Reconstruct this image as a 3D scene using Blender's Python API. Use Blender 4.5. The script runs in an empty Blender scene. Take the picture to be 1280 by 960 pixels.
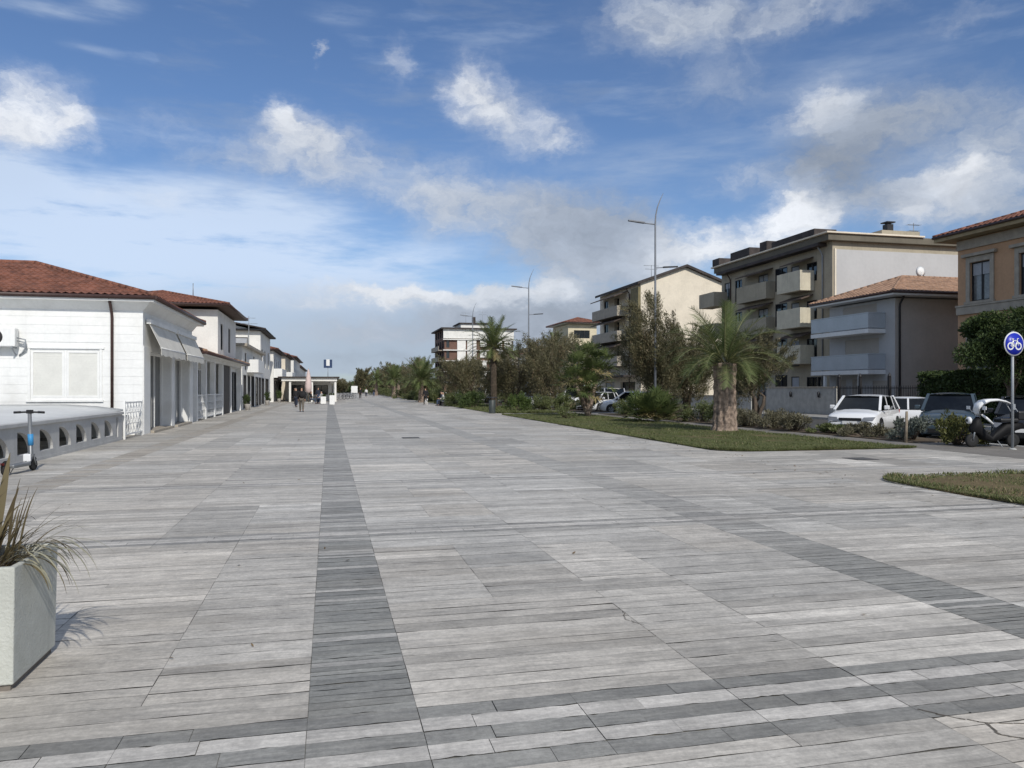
import bpy, math, random
import numpy as np
from mathutils import Vector, Matrix
R = math.radians
random.seed(11)
scene = bpy.context.scene
COL = scene.collection

# ------------------------------------------------------------------ camera
cam_d = bpy.data.cameras.new('camera')
cam = bpy.data.objects.new('camera', cam_d)
COL.objects.link(cam)
cam.location = (0, 0, 1.6)
cam.rotation_euler = (R(90), 0, R(-13.42))
cam_d.sensor_fit = 'HORIZONTAL'
cam_d.sensor_width = 36.0
cam_d.lens = 27.0
cam_d.shift_y = 6 / 1280
cam_d.clip_end = 6000
cam_d.clip_start = 0.05
scene.camera = cam

# ------------------------------------------------------------------ light
SUN_EL, SUN_AZ = 38.0, 171.0        # degrees; azimuth clockwise from +Y: behind the camera, a touch to the right
sun_d = bpy.data.lights.new('sun', 'SUN')
sun_d.energy = 3.2
sun_d.angle = R(0.6)
sun_d.color = (1.0, 0.95, 0.87)
sun = bpy.data.objects.new('sun', sun_d)
COL.objects.link(sun)
sv = Vector((math.sin(R(SUN_AZ)) * math.cos(R(SUN_EL)), math.cos(R(SUN_AZ)) * math.cos(R(SUN_EL)), math.sin(R(SUN_EL))))
sun.rotation_euler = (-sv).to_track_quat('-Z', 'Y').to_euler()
sun.location = (0, -20, 40)

scene.view_settings.view_transform = 'Standard'
scene.view_settings.look = 'None'
scene.view_settings.exposure = 0.0
scene.view_settings.gamma = 1.0
scene.cycles.use_denoising = True
scene.cycles.max_bounces = 6
scene.cycles.transparent_max_bounces = 6

world = bpy.data.worlds.new('World')
scene.world = world
world.use_nodes = True
wt = world.node_tree
wt.nodes.clear()


class NT:
    """small helper that strings shader nodes together"""
    def __init__(s, tree):
        s.t = tree

    def n(s, typ, **kw):
        nd = s.t.nodes.new(typ)
        for k, v in kw.items():
            setattr(nd, k, v)
        return nd

    def put(s, sock, v):
        if v is None:
            return
        if hasattr(v, 'is_linked') or isinstance(v, bpy.types.NodeSocket):
            s.t.links.new(v, sock)
        else:
            sock.default_value = v

    def m(s, op, a, b=None, c=None, clamp=False):
        nd = s.n('ShaderNodeMath', operation=op, use_clamp=clamp)
        for i, v in enumerate((a, b, c)):
            s.put(nd.inputs[i], v)
        return nd.outputs[0]

    def vm(s, op, a, b=None):
        nd = s.n('ShaderNodeVectorMath', operation=op)
        s.put(nd.inputs[0], a)
        s.put(nd.inputs[1], b)
        return nd.outputs['Value'] if op in ('DOT_PRODUCT', 'LENGTH') else nd.outputs[0]

    def noise(s, vec, scale, detail=4, rough=.55, col=False):
        nd = s.n('ShaderNodeTexNoise')
        s.put(nd.inputs['Vector'], vec)
        nd.inputs['Scale'].default_value = scale
        nd.inputs['Detail'].default_value = detail
        nd.inputs['Roughness'].default_value = rough
        return nd.outputs['Color' if col else 'Fac']

    def ramp(s, v, a, b, lo=0., hi=1., smooth=True):
        nd = s.n('ShaderNodeMapRange')
        if smooth:
            nd.interpolation_type = 'SMOOTHSTEP'
        s.put(nd.inputs[0], v)
        nd.inputs[1].default_value = a
        nd.inputs[2].default_value = b
        nd.inputs[3].default_value = lo
        nd.inputs[4].default_value = hi
        return nd.outputs[0]

    def mix(s, f, a, b, blend='MIX'):
        nd = s.n('ShaderNodeMix', data_type='RGBA', blend_type=blend)
        s.put(nd.inputs[0], f)
        s.put(nd.inputs[6], a if not isinstance(a, tuple) else (*a[:3], 1))
        s.put(nd.inputs[7], b if not isinstance(b, tuple) else (*b[:3], 1))
        return nd.outputs[2]

    def xyz(s, x, y, z):
        nd = s.n('ShaderNodeCombineXYZ')
        for i, v in enumerate((x, y, z)):
            s.put(nd.inputs[i], v)
        return nd.outputs[0]

    def sep(s, v):
        nd = s.n('ShaderNodeSeparateXYZ')
        s.put(nd.inputs[0], v)
        return nd.outputs


# sky: Nishita daylight with a bank of clouds, each given by azimuth and elevation in degrees
W = NT(wt)
sky = W.n('ShaderNodeTexSky', sky_type='NISHITA', sun_disc=False)
sky.sun_elevation = R(SUN_EL)
sky.sun_rotation = R(SUN_AZ)
sky.air_density = 1.0
sky.dust_density = 0.6
sky.ozone_density = 2.0
SKY_STRENGTH = 0.094
VEIL = [(-17.7, 10.6, 8.5, 3.6, 0.95, 0.88), (-8.7, 10.2, 12.3, 2.7, 0.9, 0.88), (1.1, 8.6, 13.1, 2.2, 0.75, 0.86), (-4.5, 13.2, 6.5, 1.7, 0.5, 0.8), (-19.4, 13.3, 2.9, 2.0, 0.9, 0.8), (-4.5, 6.0, 9.6, 1.9, 0.75, 0.78), (13.4, 23.9, 8.4, 1.0, 0.3, 0.7), (0.2, 25.7, 3.4, 0.9, 0.5, 0.72), (-18.2, 22.9, 3.9, 0.8, 0.6, 0.72), (-14.1, 23.8, 2.3, 0.7, 0.55, 0.7), (-15.7, 21.1, 2.7, 0.5, 0.5, 0.74), (30, 16.5, 9, 3, 0.35, 0.66), (38, 21, 9, 3, 0.35, 0.66), (20, 15.5, 7, 2.5, 0.35, 0.66), (5.1, 4.6, 14, 2.2, 0.85, 0.6), (8.7, 2.4, 17.4, 2.4, 1.0, 0.56), (-6, 3.2, 14, 2.2, 0.9, 0.66), (30, 5, 14, 3, 0.8, 0.62)]
CLOUDS = [(8.0, 4.6, 9.0, 1.3, 0.75, 0.60), (0.5, 4.0, 5.0, 0.9, 0.6, 0.62), (-1.5, 6.6, 6.0, 0.9, 0.7, 0.76), (14.0, 5.0, 6.0, 1.3, 0.7, 0.54), (4.0, 6.9, 4.0, 0.5, 0.8, 0.9), (2.5, 2.2, 8.0, 0.9, 0.6, 0.45), (13.5, 6.6, 3.0, 0.5, 0.9, 0.95), (-12, 12.6, 5, 1.0, .45, .82), (-19.0, 17.4, 4.0, 2.1, 1.1, 0.95), (-20.3, 15.5, 2.5, 1.1, 0.8, 0.85), (-15.9, 16.7, 1.6, 1.0, 0.6, 0.9), (-3.3, 18.8, 1.5, 1.4, 0.9, 0.90), (-1.5, 17.5, 2.6, 1.6, 0.9, 0.82), (0.5, 15.9, 4.5, 2.3, 0.85, 0.68), (-6.6, 15.4, 4.2, 1.6, 0.7, 0.66), (-10.5, 17.5, 2.1, 1.3, 0.4, 0.85), (10.2, 21.4, 2.4, 1.7, 0.95, 0.90), (13.1, 19.8, 3.6, 2.0, 0.9, 0.78), (16.6, 18.0, 2.6, 1.2, 0.75, 0.8), (7.8, 14.3, 4.4, 2.3, 0.85, 0.72), (13.4, 13.1, 6.6, 2.3, 0.85, 0.62), (19.1, 11.8, 5.3, 2.6, 1.15, 0.49), (17.0, 10.4, 5.4, 1.5, 0.9, 0.58), (22.3, 10.8, 2.3, 2.4, 0.6, 0.46), (4.8, 22.6, 1.1, 1.4, 0.6, 0.85), (-0.6, 23.2, 0.4, 0.5, 0.7, 0.85), (24.0, 25.7, 4.6, 2.5, 0.85, 0.66), (32.9, 25.1, 9.0, 1.5, 0.85, 0.62), (26.9, 20.6, 4.5, 2.6, 0.42, 0.6), (30.8, 21.2, 3.3, 2.3, 0.35, 0.6), (35.8, 19.0, 2.1, 1.5, 1.0, 0.86), (38.5, 17.4, 3.2, 1.6, 0.7, 0.56), (36.2, 14.8, 3.6, 2.2, 1.15, 0.40), (41.0, 17.6, 6.0, 2.6, 0.7, 0.50), (34.0, 17.9, 2.1, 0.7, 0.5, 0.85), (44.3, 22.6, 2.6, 0.7, 0.5, 0.75), (45.9, 14.6, 3.2, 2.8, 1.0, 0.62), (43.2, 12.9, 2.2, 1.5, 1.1, 0.95), (44.2, 13.7, 0.8, 0.4, 1.0, 1.15), (40.0, 12.9, 2.4, 1.0, 0.7, 0.52), (45.9, 11.2, 5.1, 1.6, 0.8, 0.55), (33.5, 11.4, 2.3, 1.7, 1.2, 1.1), (34.5, 12.0, 1.0, 0.9, 0.8, 1.1), (28.9, 10.3, 5.3, 1.5, 0.9, 0.9), (24.6, 9.3, 4.0, 1.6, 0.8, 0.85), (30.2, 14.4, 3.3, 1.1, 0.6, 0.75), (37.0, 11.9, 4.0, 1.2, 0.8, 0.58), (40.5, 11.4, 1.0, 0.9, 0.7, 0.95), (7.5, 6.7, 4.1, 0.6, 0.9, 0.92), (11.0, 6.2, 3.6, 0.8, 0.6, 0.7), (16.4, 7.1, 2.1, 0.8, 1.0, 1.0), (18.2, 8.6, 3.6, 1.2, 0.7, 0.7), (20.5, 6.8, 4.7, 2.4, 0.8, 0.5), (15.2, 5.1, 7.2, 1.8, 0.7, 0.45)]
tc = W.n('ShaderNodeTexCoord')
vx, vy, vz = W.sep(W.vm('NORMALIZE', tc.outputs['Generated']))
DEG = 57.29578
az = W.m('MULTIPLY', W.m('ARCTAN2', vx, vy), DEG)
el = W.m('MULTIPLY', W.m('ARCSINE', vz), DEG)
p0 = W.xyz(az, W.m('MULTIPLY', el, 1.6), 0.0)
wn = W.vm('SUBTRACT', W.noise(p0, 0.30, 8, .66, col=True), (0.5, 0.5, 0.5))
wc = W.vm('SUBTRACT', W.noise(p0, 0.09, 3, .5, col=True), (0.5, 0.5, 0.5))
pw = W.vm('ADD', W.xyz(az, el, 0.0), W.vm('MULTIPLY', wn, (4.6, 3.4, 0.0)))
pw = W.vm('ADD', pw, W.vm('MULTIPLY', wc, (4.0, 2.4, 0.0)))
def pile(lst, p):
    dens, bright = None, None
    for (a, e, ws, hs, amp, br) in lst:
        q = W.vm('MULTIPLY', W.vm('SUBTRACT', p, (a, e, 0)), (1 / ws, 1 / hs, 0))
        g = W.m('MULTIPLY', W.m('EXPONENT', W.m('MULTIPLY', W.vm('DOT_PRODUCT', q, q), -1.0)), amp)
        dens = g if dens is None else W.m('ADD', dens, g)
        bright = W.m('MULTIPLY', g, br) if bright is None else W.m('MULTIPLY_ADD', g, br, bright)
    return dens, bright


# cumulus: warped edges, grain; veil: smooth streaks of thin high cloud
dens, bright = pile(CLOUDS, pw)
# unseen broken cloud added behind and above the camera, to turn the shade neutral
away = W.m('MAXIMUM', W.ramp(W.m('ABSOLUTE', W.m('SUBTRACT', az, 13.4)), 36, 58), W.ramp(el, 30, 42))
rest = W.m('MULTIPLY', W.m('MULTIPLY', away, W.ramp(W.noise(W.vm('NORMALIZE', tc.outputs['Generated']), 2.2, 6, .6), .36, .56)), 1.0)
dens = W.m('ADD', dens, rest)
bright = W.m('MULTIPLY_ADD', rest, .66, bright)
bmean = W.m('DIVIDE', bright, W.m('MAXIMUM', dens, 0.001))
fine = W.noise(W.vm('MULTIPLY', pw, (1, 1.5, 1)), 0.42, 9, .64)
fine2 = W.noise(p0, 0.20, 6, .55)
dn = W.m('MULTIPLY', dens, W.m('MAXIMUM', W.m('ADD', W.m('MULTIPLY_ADD', fine, 1.75, -.28), W.m('MULTIPLY', fine2, .75)), 0.0))
alpha = W.m('MULTIPLY', W.ramp(dn, 0.06, 1.42), .93)
bb = W.m('MULTIPLY', bmean, W.m('ADD', .74, W.m('MULTIPLY', fine, .50)))
bb = W.m('POWER', bb, 1.25)
grey = W.mix(W.ramp(bmean, .45, .95), (0.84, 0.96, 1.16), (0.95, 0.98, 1.03))
ccol = W.vm('MULTIPLY', grey, W.xyz(bb, bb, bb))
pv_ = W.vm('ADD', W.xyz(az, el, 0.0), W.vm('MULTIPLY', W.vm('SUBTRACT', W.noise(W.xyz(W.m('MULTIPLY', az, .4), W.m('MULTIPLY', el, 1.3), 5.0), .16, 4, .5, col=True), (.5, .5, .5)), (9.0, 4.0, 0)))
vd, vb = pile(VEIL, pv_)
streak = W.noise(W.xyz(W.m('MULTIPLY', az, .22), W.m('MULTIPLY', el, 1.1), 3.0), 0.55, 6, .6)
va = W.m('MULTIPLY', W.ramp(W.m('MULTIPLY', vd, W.m('MAXIMUM', W.m('MULTIPLY_ADD', streak, 2.7, -.42), 0.0)), .10, 1.1), .86)
va = W.m('MAXIMUM', va, W.m('MULTIPLY', W.ramp(streak, .46, .8), .30))
vb = W.m('POWER', W.m('MAXIMUM', W.m('DIVIDE', vb, W.m('MAXIMUM', vd, .02)), .5), 1.15)
vcol = W.vm('MULTIPLY', W.xyz(vb, vb, vb), (0.76, 0.90, 1.12))
bg1 = W.n('ShaderNodeBackground')
wt.links.new(W.mix(0.75, sky.outputs[0], (0.74, 0.92, 1.20), 'MULTIPLY'), bg1.inputs[0])
bg1.inputs[1].default_value = SKY_STRENGTH
bg2 = W.n('ShaderNodeBackground')
wt.links.new(ccol, bg2.inputs[0])
bg2.inputs[1].default_value = 0.98
bg3 = W.n('ShaderNodeBackground')
wt.links.new(vcol, bg3.inputs[0])
ms0 = W.n('ShaderNodeMixShader')
wt.links.new(va, ms0.inputs[0])
wt.links.new(bg1.outputs[0], ms0.inputs[1])
wt.links.new(bg3.outputs[0], ms0.inputs[2])
ms = W.n('ShaderNodeMixShader')
wt.links.new(alpha, ms.inputs[0])
wt.links.new(ms0.outputs[0], ms.inputs[1])
wt.links.new(bg2.outputs[0], ms.inputs[2])
wo = W.n('ShaderNodeOutputWorld')
wt.links.new(ms.outputs[0], wo.inputs[0])
world.cycles.sampling_method = 'MANUAL'
world.cycles.sample_map_resolution = 512


# ------------------------------------------------------------------ helpers: meshes
class MB:
    def __init__(s):
        s.v, s.f, s.m, s.sm = [], [], [], []

    def add(s, vs, fs, m=0, smooth=False):
        o = len(s.v)
        s.v += [tuple(p) for p in vs]
        for f in fs:
            s.f.append(tuple(i + o for i in f))
            s.m.append(m)
            s.sm.append(smooth)
        return s

    def box(s, x0, x1, y0, y1, z0, z1, m=0):
        x0, x1 = min(x0, x1), max(x0, x1)
        y0, y1 = min(y0, y1), max(y0, y1)
        z0, z1 = min(z0, z1), max(z0, z1)
        v = [(x0, y0, z0), (x1, y0, z0), (x1, y1, z0), (x0, y1, z0), (x0, y0, z1), (x1, y0, z1), (x1, y1, z1), (x0, y1, z1)]
        return s.add(v, [(3, 2, 1, 0), (4, 5, 6, 7), (0, 1, 5, 4), (1, 2, 6, 5), (2, 3, 7, 6), (3, 0, 4, 7)], m)

    def beam(s, p0, p1, w, h, m=0, up=(0, 0, 1)):
        p0, p1 = Vector(p0), Vector(p1)
        d = (p1 - p0).normalized()
        u = Vector(up)
        if abs(d.dot(u)) > .99:
            u = Vector((1, 0, 0))
        a = d.cross(u).normalized() * (w / 2)
        b = a.cross(d).normalized() * (h / 2)
        v = [p0 - a - b, p0 + a - b, p0 + a + b, p0 - a + b, p1 - a - b, p1 + a - b, p1 + a + b, p1 - a + b]
        return s.add(v, [(0, 1, 2, 3), (7, 6, 5, 4), (1, 0, 4, 5), (2, 1, 5, 6), (3, 2, 6, 7), (0, 3, 7, 4)], m)

    def tube(s, pts, rad, n=8, m=0, smooth=True, cap=True):
        pts = [Vector(p) for p in pts]
        if not isinstance(rad, (list, tuple)):
            rad = [rad] * len(pts)
        rings, prev = [], None
        for i, p in enumerate(pts):
            d = (pts[min(i + 1, len(pts) - 1)] - pts[max(i - 1, 0)]).normalized()
            if prev is None:
                u = Vector((0, 0, 1)) if abs(d.z) < .9 else Vector((1, 0, 0))
                a = d.cross(u).normalized()
            else:
                a = (prev - d * prev.dot(d)).normalized()
            prev = a
            b = d.cross(a)
            rings.append([p + (a * math.cos(2 * math.pi * k / n) + b * math.sin(2 * math.pi * k / n)) * rad[i] for k in range(n)])
        vs = [q for r in rings for q in r]
        fs = []
        for i in range(len(pts) - 1):
            for k in range(n):
                fs.append((i * n + k, i * n + (k + 1) % n, (i + 1) * n + (k + 1) % n, (i + 1) * n + k))
        s.add(vs, fs, m, smooth)
        if cap:
            o = len(s.v) - len(vs)
            s.f.append(tuple(o + k for k in reversed(range(n)))); s.m.append(m); s.sm.append(False)
            s.f.append(tuple(o + (len(pts) - 1) * n + k for k in range(n))); s.m.append(m); s.sm.append(False)
        return s

    def lathe(s, c, prof, n=16, m=0, smooth=True, axis='z'):
        vs, fs = [], []
        for r, z in prof:
            for k in range(n):
                a = 2 * math.pi * k / n
                x, y = r * math.cos(a), r * math.sin(a)
                p = {'z': (x, y, z), 'x': (z, x, y), 'y': (y, z, x)}[axis]
                vs.append((c[0] + p[0], c[1] + p[1], c[2] + p[2]))
        for i in range(len(prof) - 1):
            for k in range(n):
                fs.append((i * n + k, i * n + (k + 1) % n, (i + 1) * n + (k + 1) % n, (i + 1) * n + k))
        s.add(vs, fs, m, smooth)
        o = len(s.v) - len(vs)
        for i, rv in ((0, True), (len(prof) - 1, False)):
            if prof[i][0] > 1e-5:
                ids = [o + i * n + k for k in range(n)]
                s.f.append(tuple(reversed(ids)) if rv else tuple(ids)); s.m.append(m); s.sm.append(False)
        return s

    def prism(s, poly, vec, m=0):
        vec = Vector(vec)
        a = [Vector(p) for p in poly]
        n = len(a)
        vs = a + [p + vec for p in a]
        fs = [tuple(reversed(range(n))), tuple(range(n, 2 * n))]
        fs += [(i, (i + 1) % n, n + (i + 1) % n, n + i) for i in range(n)]
        return s.add(vs, fs, m)

    def quad(s, a, b, c, d, m=0):
        return s.add([a, b, c, d], [(0, 1, 2, 3)], m)

    def build(s, name, mats, parent=None, local=False, bevel=0.0, fixn=False):
        me = bpy.data.meshes.new(name)
        vs = s.v
        if parent is not None and not local:
            r = parent
            while r.parent is not None:
                r = r.parent
            inv = (Matrix.Translation(r.location) @ Matrix.Rotation(r.rotation_euler.z, 4, 'Z')).inverted()
            vs = [tuple(inv @ Vector(p)) for p in vs]
        me.from_pydata(vs, [], s.f)
        if not isinstance(mats, (list, tuple)):
            mats = [mats]
        for mt in mats:
            me.materials.append(mt)
        me.polygons.foreach_set('material_index', s.m)
        me.polygons.foreach_set('use_smooth', s.sm)
        me.update()
        o = bpy.data.objects.new(name, me)
        COL.objects.link(o)
        if parent is not None:
            o.parent = parent
        if bevel > 0:
            bv = o.modifiers.new('bevel', 'BEVEL')
            bv.width = bevel
            bv.segments = 2
            bv.limit_method = 'ANGLE'
            bv.angle_limit = R(40)
        return o

    def build_each(s, name, mats, parent=None, **kw):
        """one object per loose piece"""
        p = list(range(len(s.v)))

        def root(i):
            while p[i] != i:
                p[i] = p[p[i]]; i = p[i]
            return i
        for f in s.f:
            for q in f[1:]: p[root(q)] = root(f[0])
        grp = {}
        for k, f in enumerate(s.f): grp.setdefault(root(f[0]), []).append(k)
        for ks in grp.values():
            used = sorted({i for k in ks for i in s.f[k]})
            ix = {i: j for j, i in enumerate(used)}
            m = MB()
            m.v = [s.v[i] for i in used]
            m.f = [tuple(ix[i] for i in s.f[k]) for k in ks]
            m.m = [s.m[k] for k in ks]; m.sm = [s.sm[k] for k in ks]
            m.build(name, mats, parent, **kw)


def np_obj(name, verts, faces_n, mat, parent=None, tint=None, tint_name='tint', smooth=False):
    """verts (N*k,3) array, each run of k verts one face"""
    me = bpy.data.meshes.new(name)
    nv = len(verts)
    nf = nv // faces_n
    me.vertices.add(nv)
    me.vertices.foreach_set('co', np.ascontiguousarray(verts, dtype=np.float32).ravel())
    me.loops.add(nv)
    me.loops.foreach_set('vertex_index', np.arange(nv, dtype=np.int32))
    me.polygons.add(nf)
    me.polygons.foreach_set('loop_start', np.arange(0, nv, faces_n, dtype=np.int32))
    me.polygons.foreach_set('loop_total', np.full(nf, faces_n, dtype=np.int32))
    if tint is not None:
        if tint.ndim == 1:
            at = me.attributes.new(tint_name, 'FLOAT', 'FACE')
            at.data.foreach_set('value', np.ascontiguousarray(tint, dtype=np.float32))
        else:
            at = me.attributes.new(tint_name, 'FLOAT_COLOR', 'FACE')
            c4 = np.ones((nf, 4), dtype=np.float32)
            c4[:, :3] = tint
            at.data.foreach_set('color', c4.ravel())
    me.materials.append(mat)
    me.update(calc_edges=True)
    me.validate()
    o = bpy.data.objects.new(name, me)
    COL.objects.link(o)
    if parent is not None:
        o.parent = parent
    return o


def tag(o, label=None, cat=None, group=None, kind=None):
    if label: o['label'] = label
    if cat: o['category'] = cat
    if group: o['group'] = group
    if kind: o['kind'] = kind
    return o


def thing(name, label, cat, loc=(0, 0, 0), rz=0.0, group=None):
    o = bpy.data.objects.new(name, None)
    o.empty_display_size = .3
    COL.objects.link(o)
    o.location = loc
    o.rotation_euler = (0, 0, rz)
    return tag(o, label, cat, group)


def copy_tree(o, parent=None):
    c = o.copy()
    COL.objects.link(c)
    c.parent = parent
    for ch in list(o.children):
        copy_tree(ch, c)
    return c


def dup(o, loc, rz=0.0, scale=1.0, label=None):
    c = copy_tree(o)
    c.location = loc
    c.rotation_euler = (0, 0, rz)
    c.scale = (scale,) * 3
    if label: c['label'] = label
    return c


# ------------------------------------------------------------------ helpers: materials
MATS = {}


def pm(name, col, rough=.75, var=.12, scale=2.0, bump=0.0, bscale=30.0, metal=0.0, streak=0.0, spec=.4, coat=0.0, stain=None, wave=None):
    """procedural principled material: base colour varied by two noises, optional vertical streaks, bump"""
    if name in MATS: return MATS[name]
    mt = bpy.data.materials.new(name)
    mt.use_nodes = True
    t = NT(mt.node_tree)
    b = mt.node_tree.nodes['Principled BSDF']
    co = t.n('ShaderNodeTexCoord').outputs['Object']
    n1 = t.noise(co, scale, 5)
    n2 = t.noise(co, scale * 9, 3)
    f = t.m('ADD', t.m('MULTIPLY', n1, .65), t.m('MULTIPLY', n2, .35))
    lo = tuple(max(0, c * (1 - var * 1.6)) for c in col)
    hi = tuple(min(1, c * (1 + var * 1.2)) for c in col)
    c = t.mix(t.ramp(f, .32, .68), lo, hi)
    if streak:
        sx = t.noise(t.vm('MULTIPLY', co, (7, 7, .35)), 1.0, 4)
        c = t.mix(t.m('MULTIPLY', t.ramp(sx, .5, .75), streak), c, tuple(x * .55 for x in col))
    if stain:
        c = t.mix(t.m('MULTIPLY', t.ramp(t.noise(co, stain[1], 4), .55, .72), stain[2]), c, stain[0])
    t.put(b.inputs['Base Color'], c)
    b.inputs['Roughness'].default_value = rough
    b.inputs['Metallic'].default_value = metal
    b.inputs['Specular IOR Level'].default_value = spec
    b.inputs['Coat Weight'].default_value = coat
    b.inputs['Coat Roughness'].default_value = .05
    if bump:
        bn = t.n('ShaderNodeBump')
        bn.inputs['Strength'].default_value = min(1.0, bump)
        bn.inputs['Distance'].default_value = .02
        t.put(bn.inputs['Height'], t.noise(co, bscale, 4))
        t.put(b.inputs['Normal'], bn.outputs[0])
    MATS[name] = mt
    return mt


def leafm(name, c1, c2, c3=None, rough=.55, trans=.25):
    """leaf: colour runs c1..c2 (with some c3) by a random number stored per leaf"""
    if name in MATS: return MATS[name]
    mt = bpy.data.materials.new(name)
    mt.use_nodes = True
    t = NT(mt.node_tree)
    b = mt.node_tree.nodes['Principled BSDF']
    at = t.n('ShaderNodeAttribute', attribute_name='tint').outputs['Fac']
    c = t.mix(t.ramp(at, 0, .85, smooth=False), c1, c2)
    if c3: c = t.mix(t.ramp(at, .84, .9), c, c3)
    t.put(b.inputs['Base Color'], c)
    b.inputs['Roughness'].default_value = rough
    b.inputs['Specular IOR Level'].default_value = .3
    tr = t.n('ShaderNodeBsdfTranslucent')
    t.put(tr.inputs[0], c)
    mx = t.n('ShaderNodeMixShader')
    mx.inputs[0].default_value = trans
    mt.node_tree.links.new(b.outputs[0], mx.inputs[1])
    mt.node_tree.links.new(tr.outputs[0], mx.inputs[2])
    mt.node_tree.links.new(mx.outputs[0], mt.node_tree.nodes['Material Output'].inputs[0])
    MATS[name] = mt
    return mt


def glassm(name, col=(.02, .025, .03), rough=.06):
    return pm(name, col, rough=rough, var=.25, scale=.8, spec=.8)


WHITE = pm('white_paint', (.78, .785, .77), .55, .04, 1.2, .08, 40, streak=.12, stain=((.58, .57, .53), .7, .35))
WHITE2 = pm('warm_white_stucco', (.77, .76, .72), .8, .06, 1.0, .2, 60, streak=.12)
CREAM = pm('cream_stucco', (.74, .665, .54), .85, .06, .8, .2, 60, streak=.10)
PALEGREY = pm('pale_grey_stucco', (.50, .50, .50), .85, .04, .5, .15, 60, streak=.06)
BEIGE = pm('beige_stucco', (.40, .355, .27), .85, .08, .8, .2, 60, streak=.28)
TAN = pm('tan_stucco', (.50, .31, .185), .85, .07, .8, .2, 60, streak=.12)
TAUPE = pm('taupe_stucco', (.46, .42, .37), .85, .05, .8, .2, 60, streak=.10)
GREYSTONE = pm('grey_stone_trim', (.38, .34, .28), .8, .10, 3, .2, 40)
CONC = pm('concrete', (.42, .42, .40), .85, .12, 3, .3, 60, streak=.15)
GREYPAINT = pm('grey_painted_masonry', (.47, .47, .46), .8, .06, 2, .2, 60, streak=.12)
DARKMETAL = pm('dark_iron', (.025, .025, .028), .5, .2, 4)
BROWNMETAL = pm('brown_gutter', (.055, .030, .026), .45, .15, 3)
GREYMETAL = pm('galvanised_grey', (.30, .32, .34), .5, .08, 3, metal=.3)
LAMPMETAL = pm('lamp_post_grey', (.20, .215, .24), .5, .08, 3)
ROOFRED = pm('red_roof_tile', (.215, .090, .058), .8, .30, 2.2, .3, 30, stain=((.14, .07, .05), .9, .55))
ROOFORANGE = pm('orange_roof_tile', (.36, .225, .15), .8, .25, 2.2, .3, 30, stain=((.22, .12, .08), .8, .4))
ROOFDARK = pm('dark_roof', (.055, .045, .042), .75, .25, 1.5, .2, 20)
GLASS = glassm('window_glass')
GLASSB = glassm('curtained_glass', (.20, .215, .22), .12)
BLACK = pm('black_plastic', (.015, .015, .016), .45, .2, 5)
RUBBER = pm('rubber', (.018, .018, .018), .8, .2, 8)
SHUTTER = pm('cream_shutter', (.68, .68, .64), .7, .04, 2)
SHUTGREY = pm('grey_roller_shutter', (.42, .44, .47), .6, .06, 2)
AWN = pm('ivory_awning_cloth', (.66, .64, .58), .9, .06, 2, .15, 60, streak=.2)
AWNDARK = pm('brown_awning_cloth', (.10, .075, .06), .9, .15, 2)
BARK = pm('bark', (.13, .10, .075), .95, .3, 4, .6, 25)
PALMBARK = pm('palm_bark', (.28, .215, .17), .95, .40, 7, .9, 22, stain=((.09, .065, .05), 6, .75))
SOIL = pm('soil', (.10, .075, .05), .95, .3, 4, .6, 30)
WOOD = pm('weathered_wood', (.24, .20, .15), .85, .25, 5, .3, 20)
# ------------------------------------------------------------------ ground, road, kerbs, paths
ASPHALT = pm('asphalt', (.075, .074, .072), .9, .18, .8, .4, 60)
PATHM = pm('bike_path_asphalt', (.20, .185, .165), .9, .14, .7, .35, 50, stain=((.12, .11, .10), .35, .5))
EARTH = pm('earth', (.13, .11, .085), .95, .25, .05, .3, 5)
GROUT = pm('dark_joint', (.19, .185, .17), .95, .25, 3, stain=((.46, .43, .37), .9, .85))
SIDEW = pm('sidewalk_concrete', (.30, .29, .27), .9, .1, 1.0, .3, 40)

tag(MB().quad((-3000, -800, -.16), (3000, -800, -.16), (3000, 4500, -.16), (-3000, 4500, -.16)).build('ground', EARTH), kind='structure')
tag(MB().box(18.82, 27.0, -60, 420, -.30, -.12).build('road', ASPHALT), kind='structure')
tag(MB().box(-18, 18.62, -12, 420, -.3, -.008).build('promenade_base', GROUT), kind='structure')
tag(MB().box(18.62, 18.82, -12, 420, -.3, .012).build('kerb', CONC, bevel=.02), kind='structure')
tag(MB().box(27.0, 27.2, -60, 420, -.3, .012).build('kerb', CONC, bevel=.02), kind='structure')
tag(MB().box(27.2, 33.0, -60, 420, -.3, -.004).build('sidewalk', SIDEW), kind='structure')
tag(MB().box(15.4, 16.75, -12, 420, -.25, .002).build('bike_path', PATHM), kind='structure')
for y0, y1 in ((19.3, 46.5), (49, 420)):
    tag(MB().box(16.75, 18.6, y0, y1, -.2, .03).build('planting_strip', SOIL), kind='structure')
tag(MB().box(16.75, 18.62, 2, 19.3, -.2, .003).build('bike_path', PATHM), kind='structure')
tag(MB().box(16.75, 18.62, 46.5, 49, -.2, .003).build('path', SIDEW), kind='structure')


def lawn_left(y):
    return 9.33 + .022 * y - (.22 if y < 13 else 0)


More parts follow.
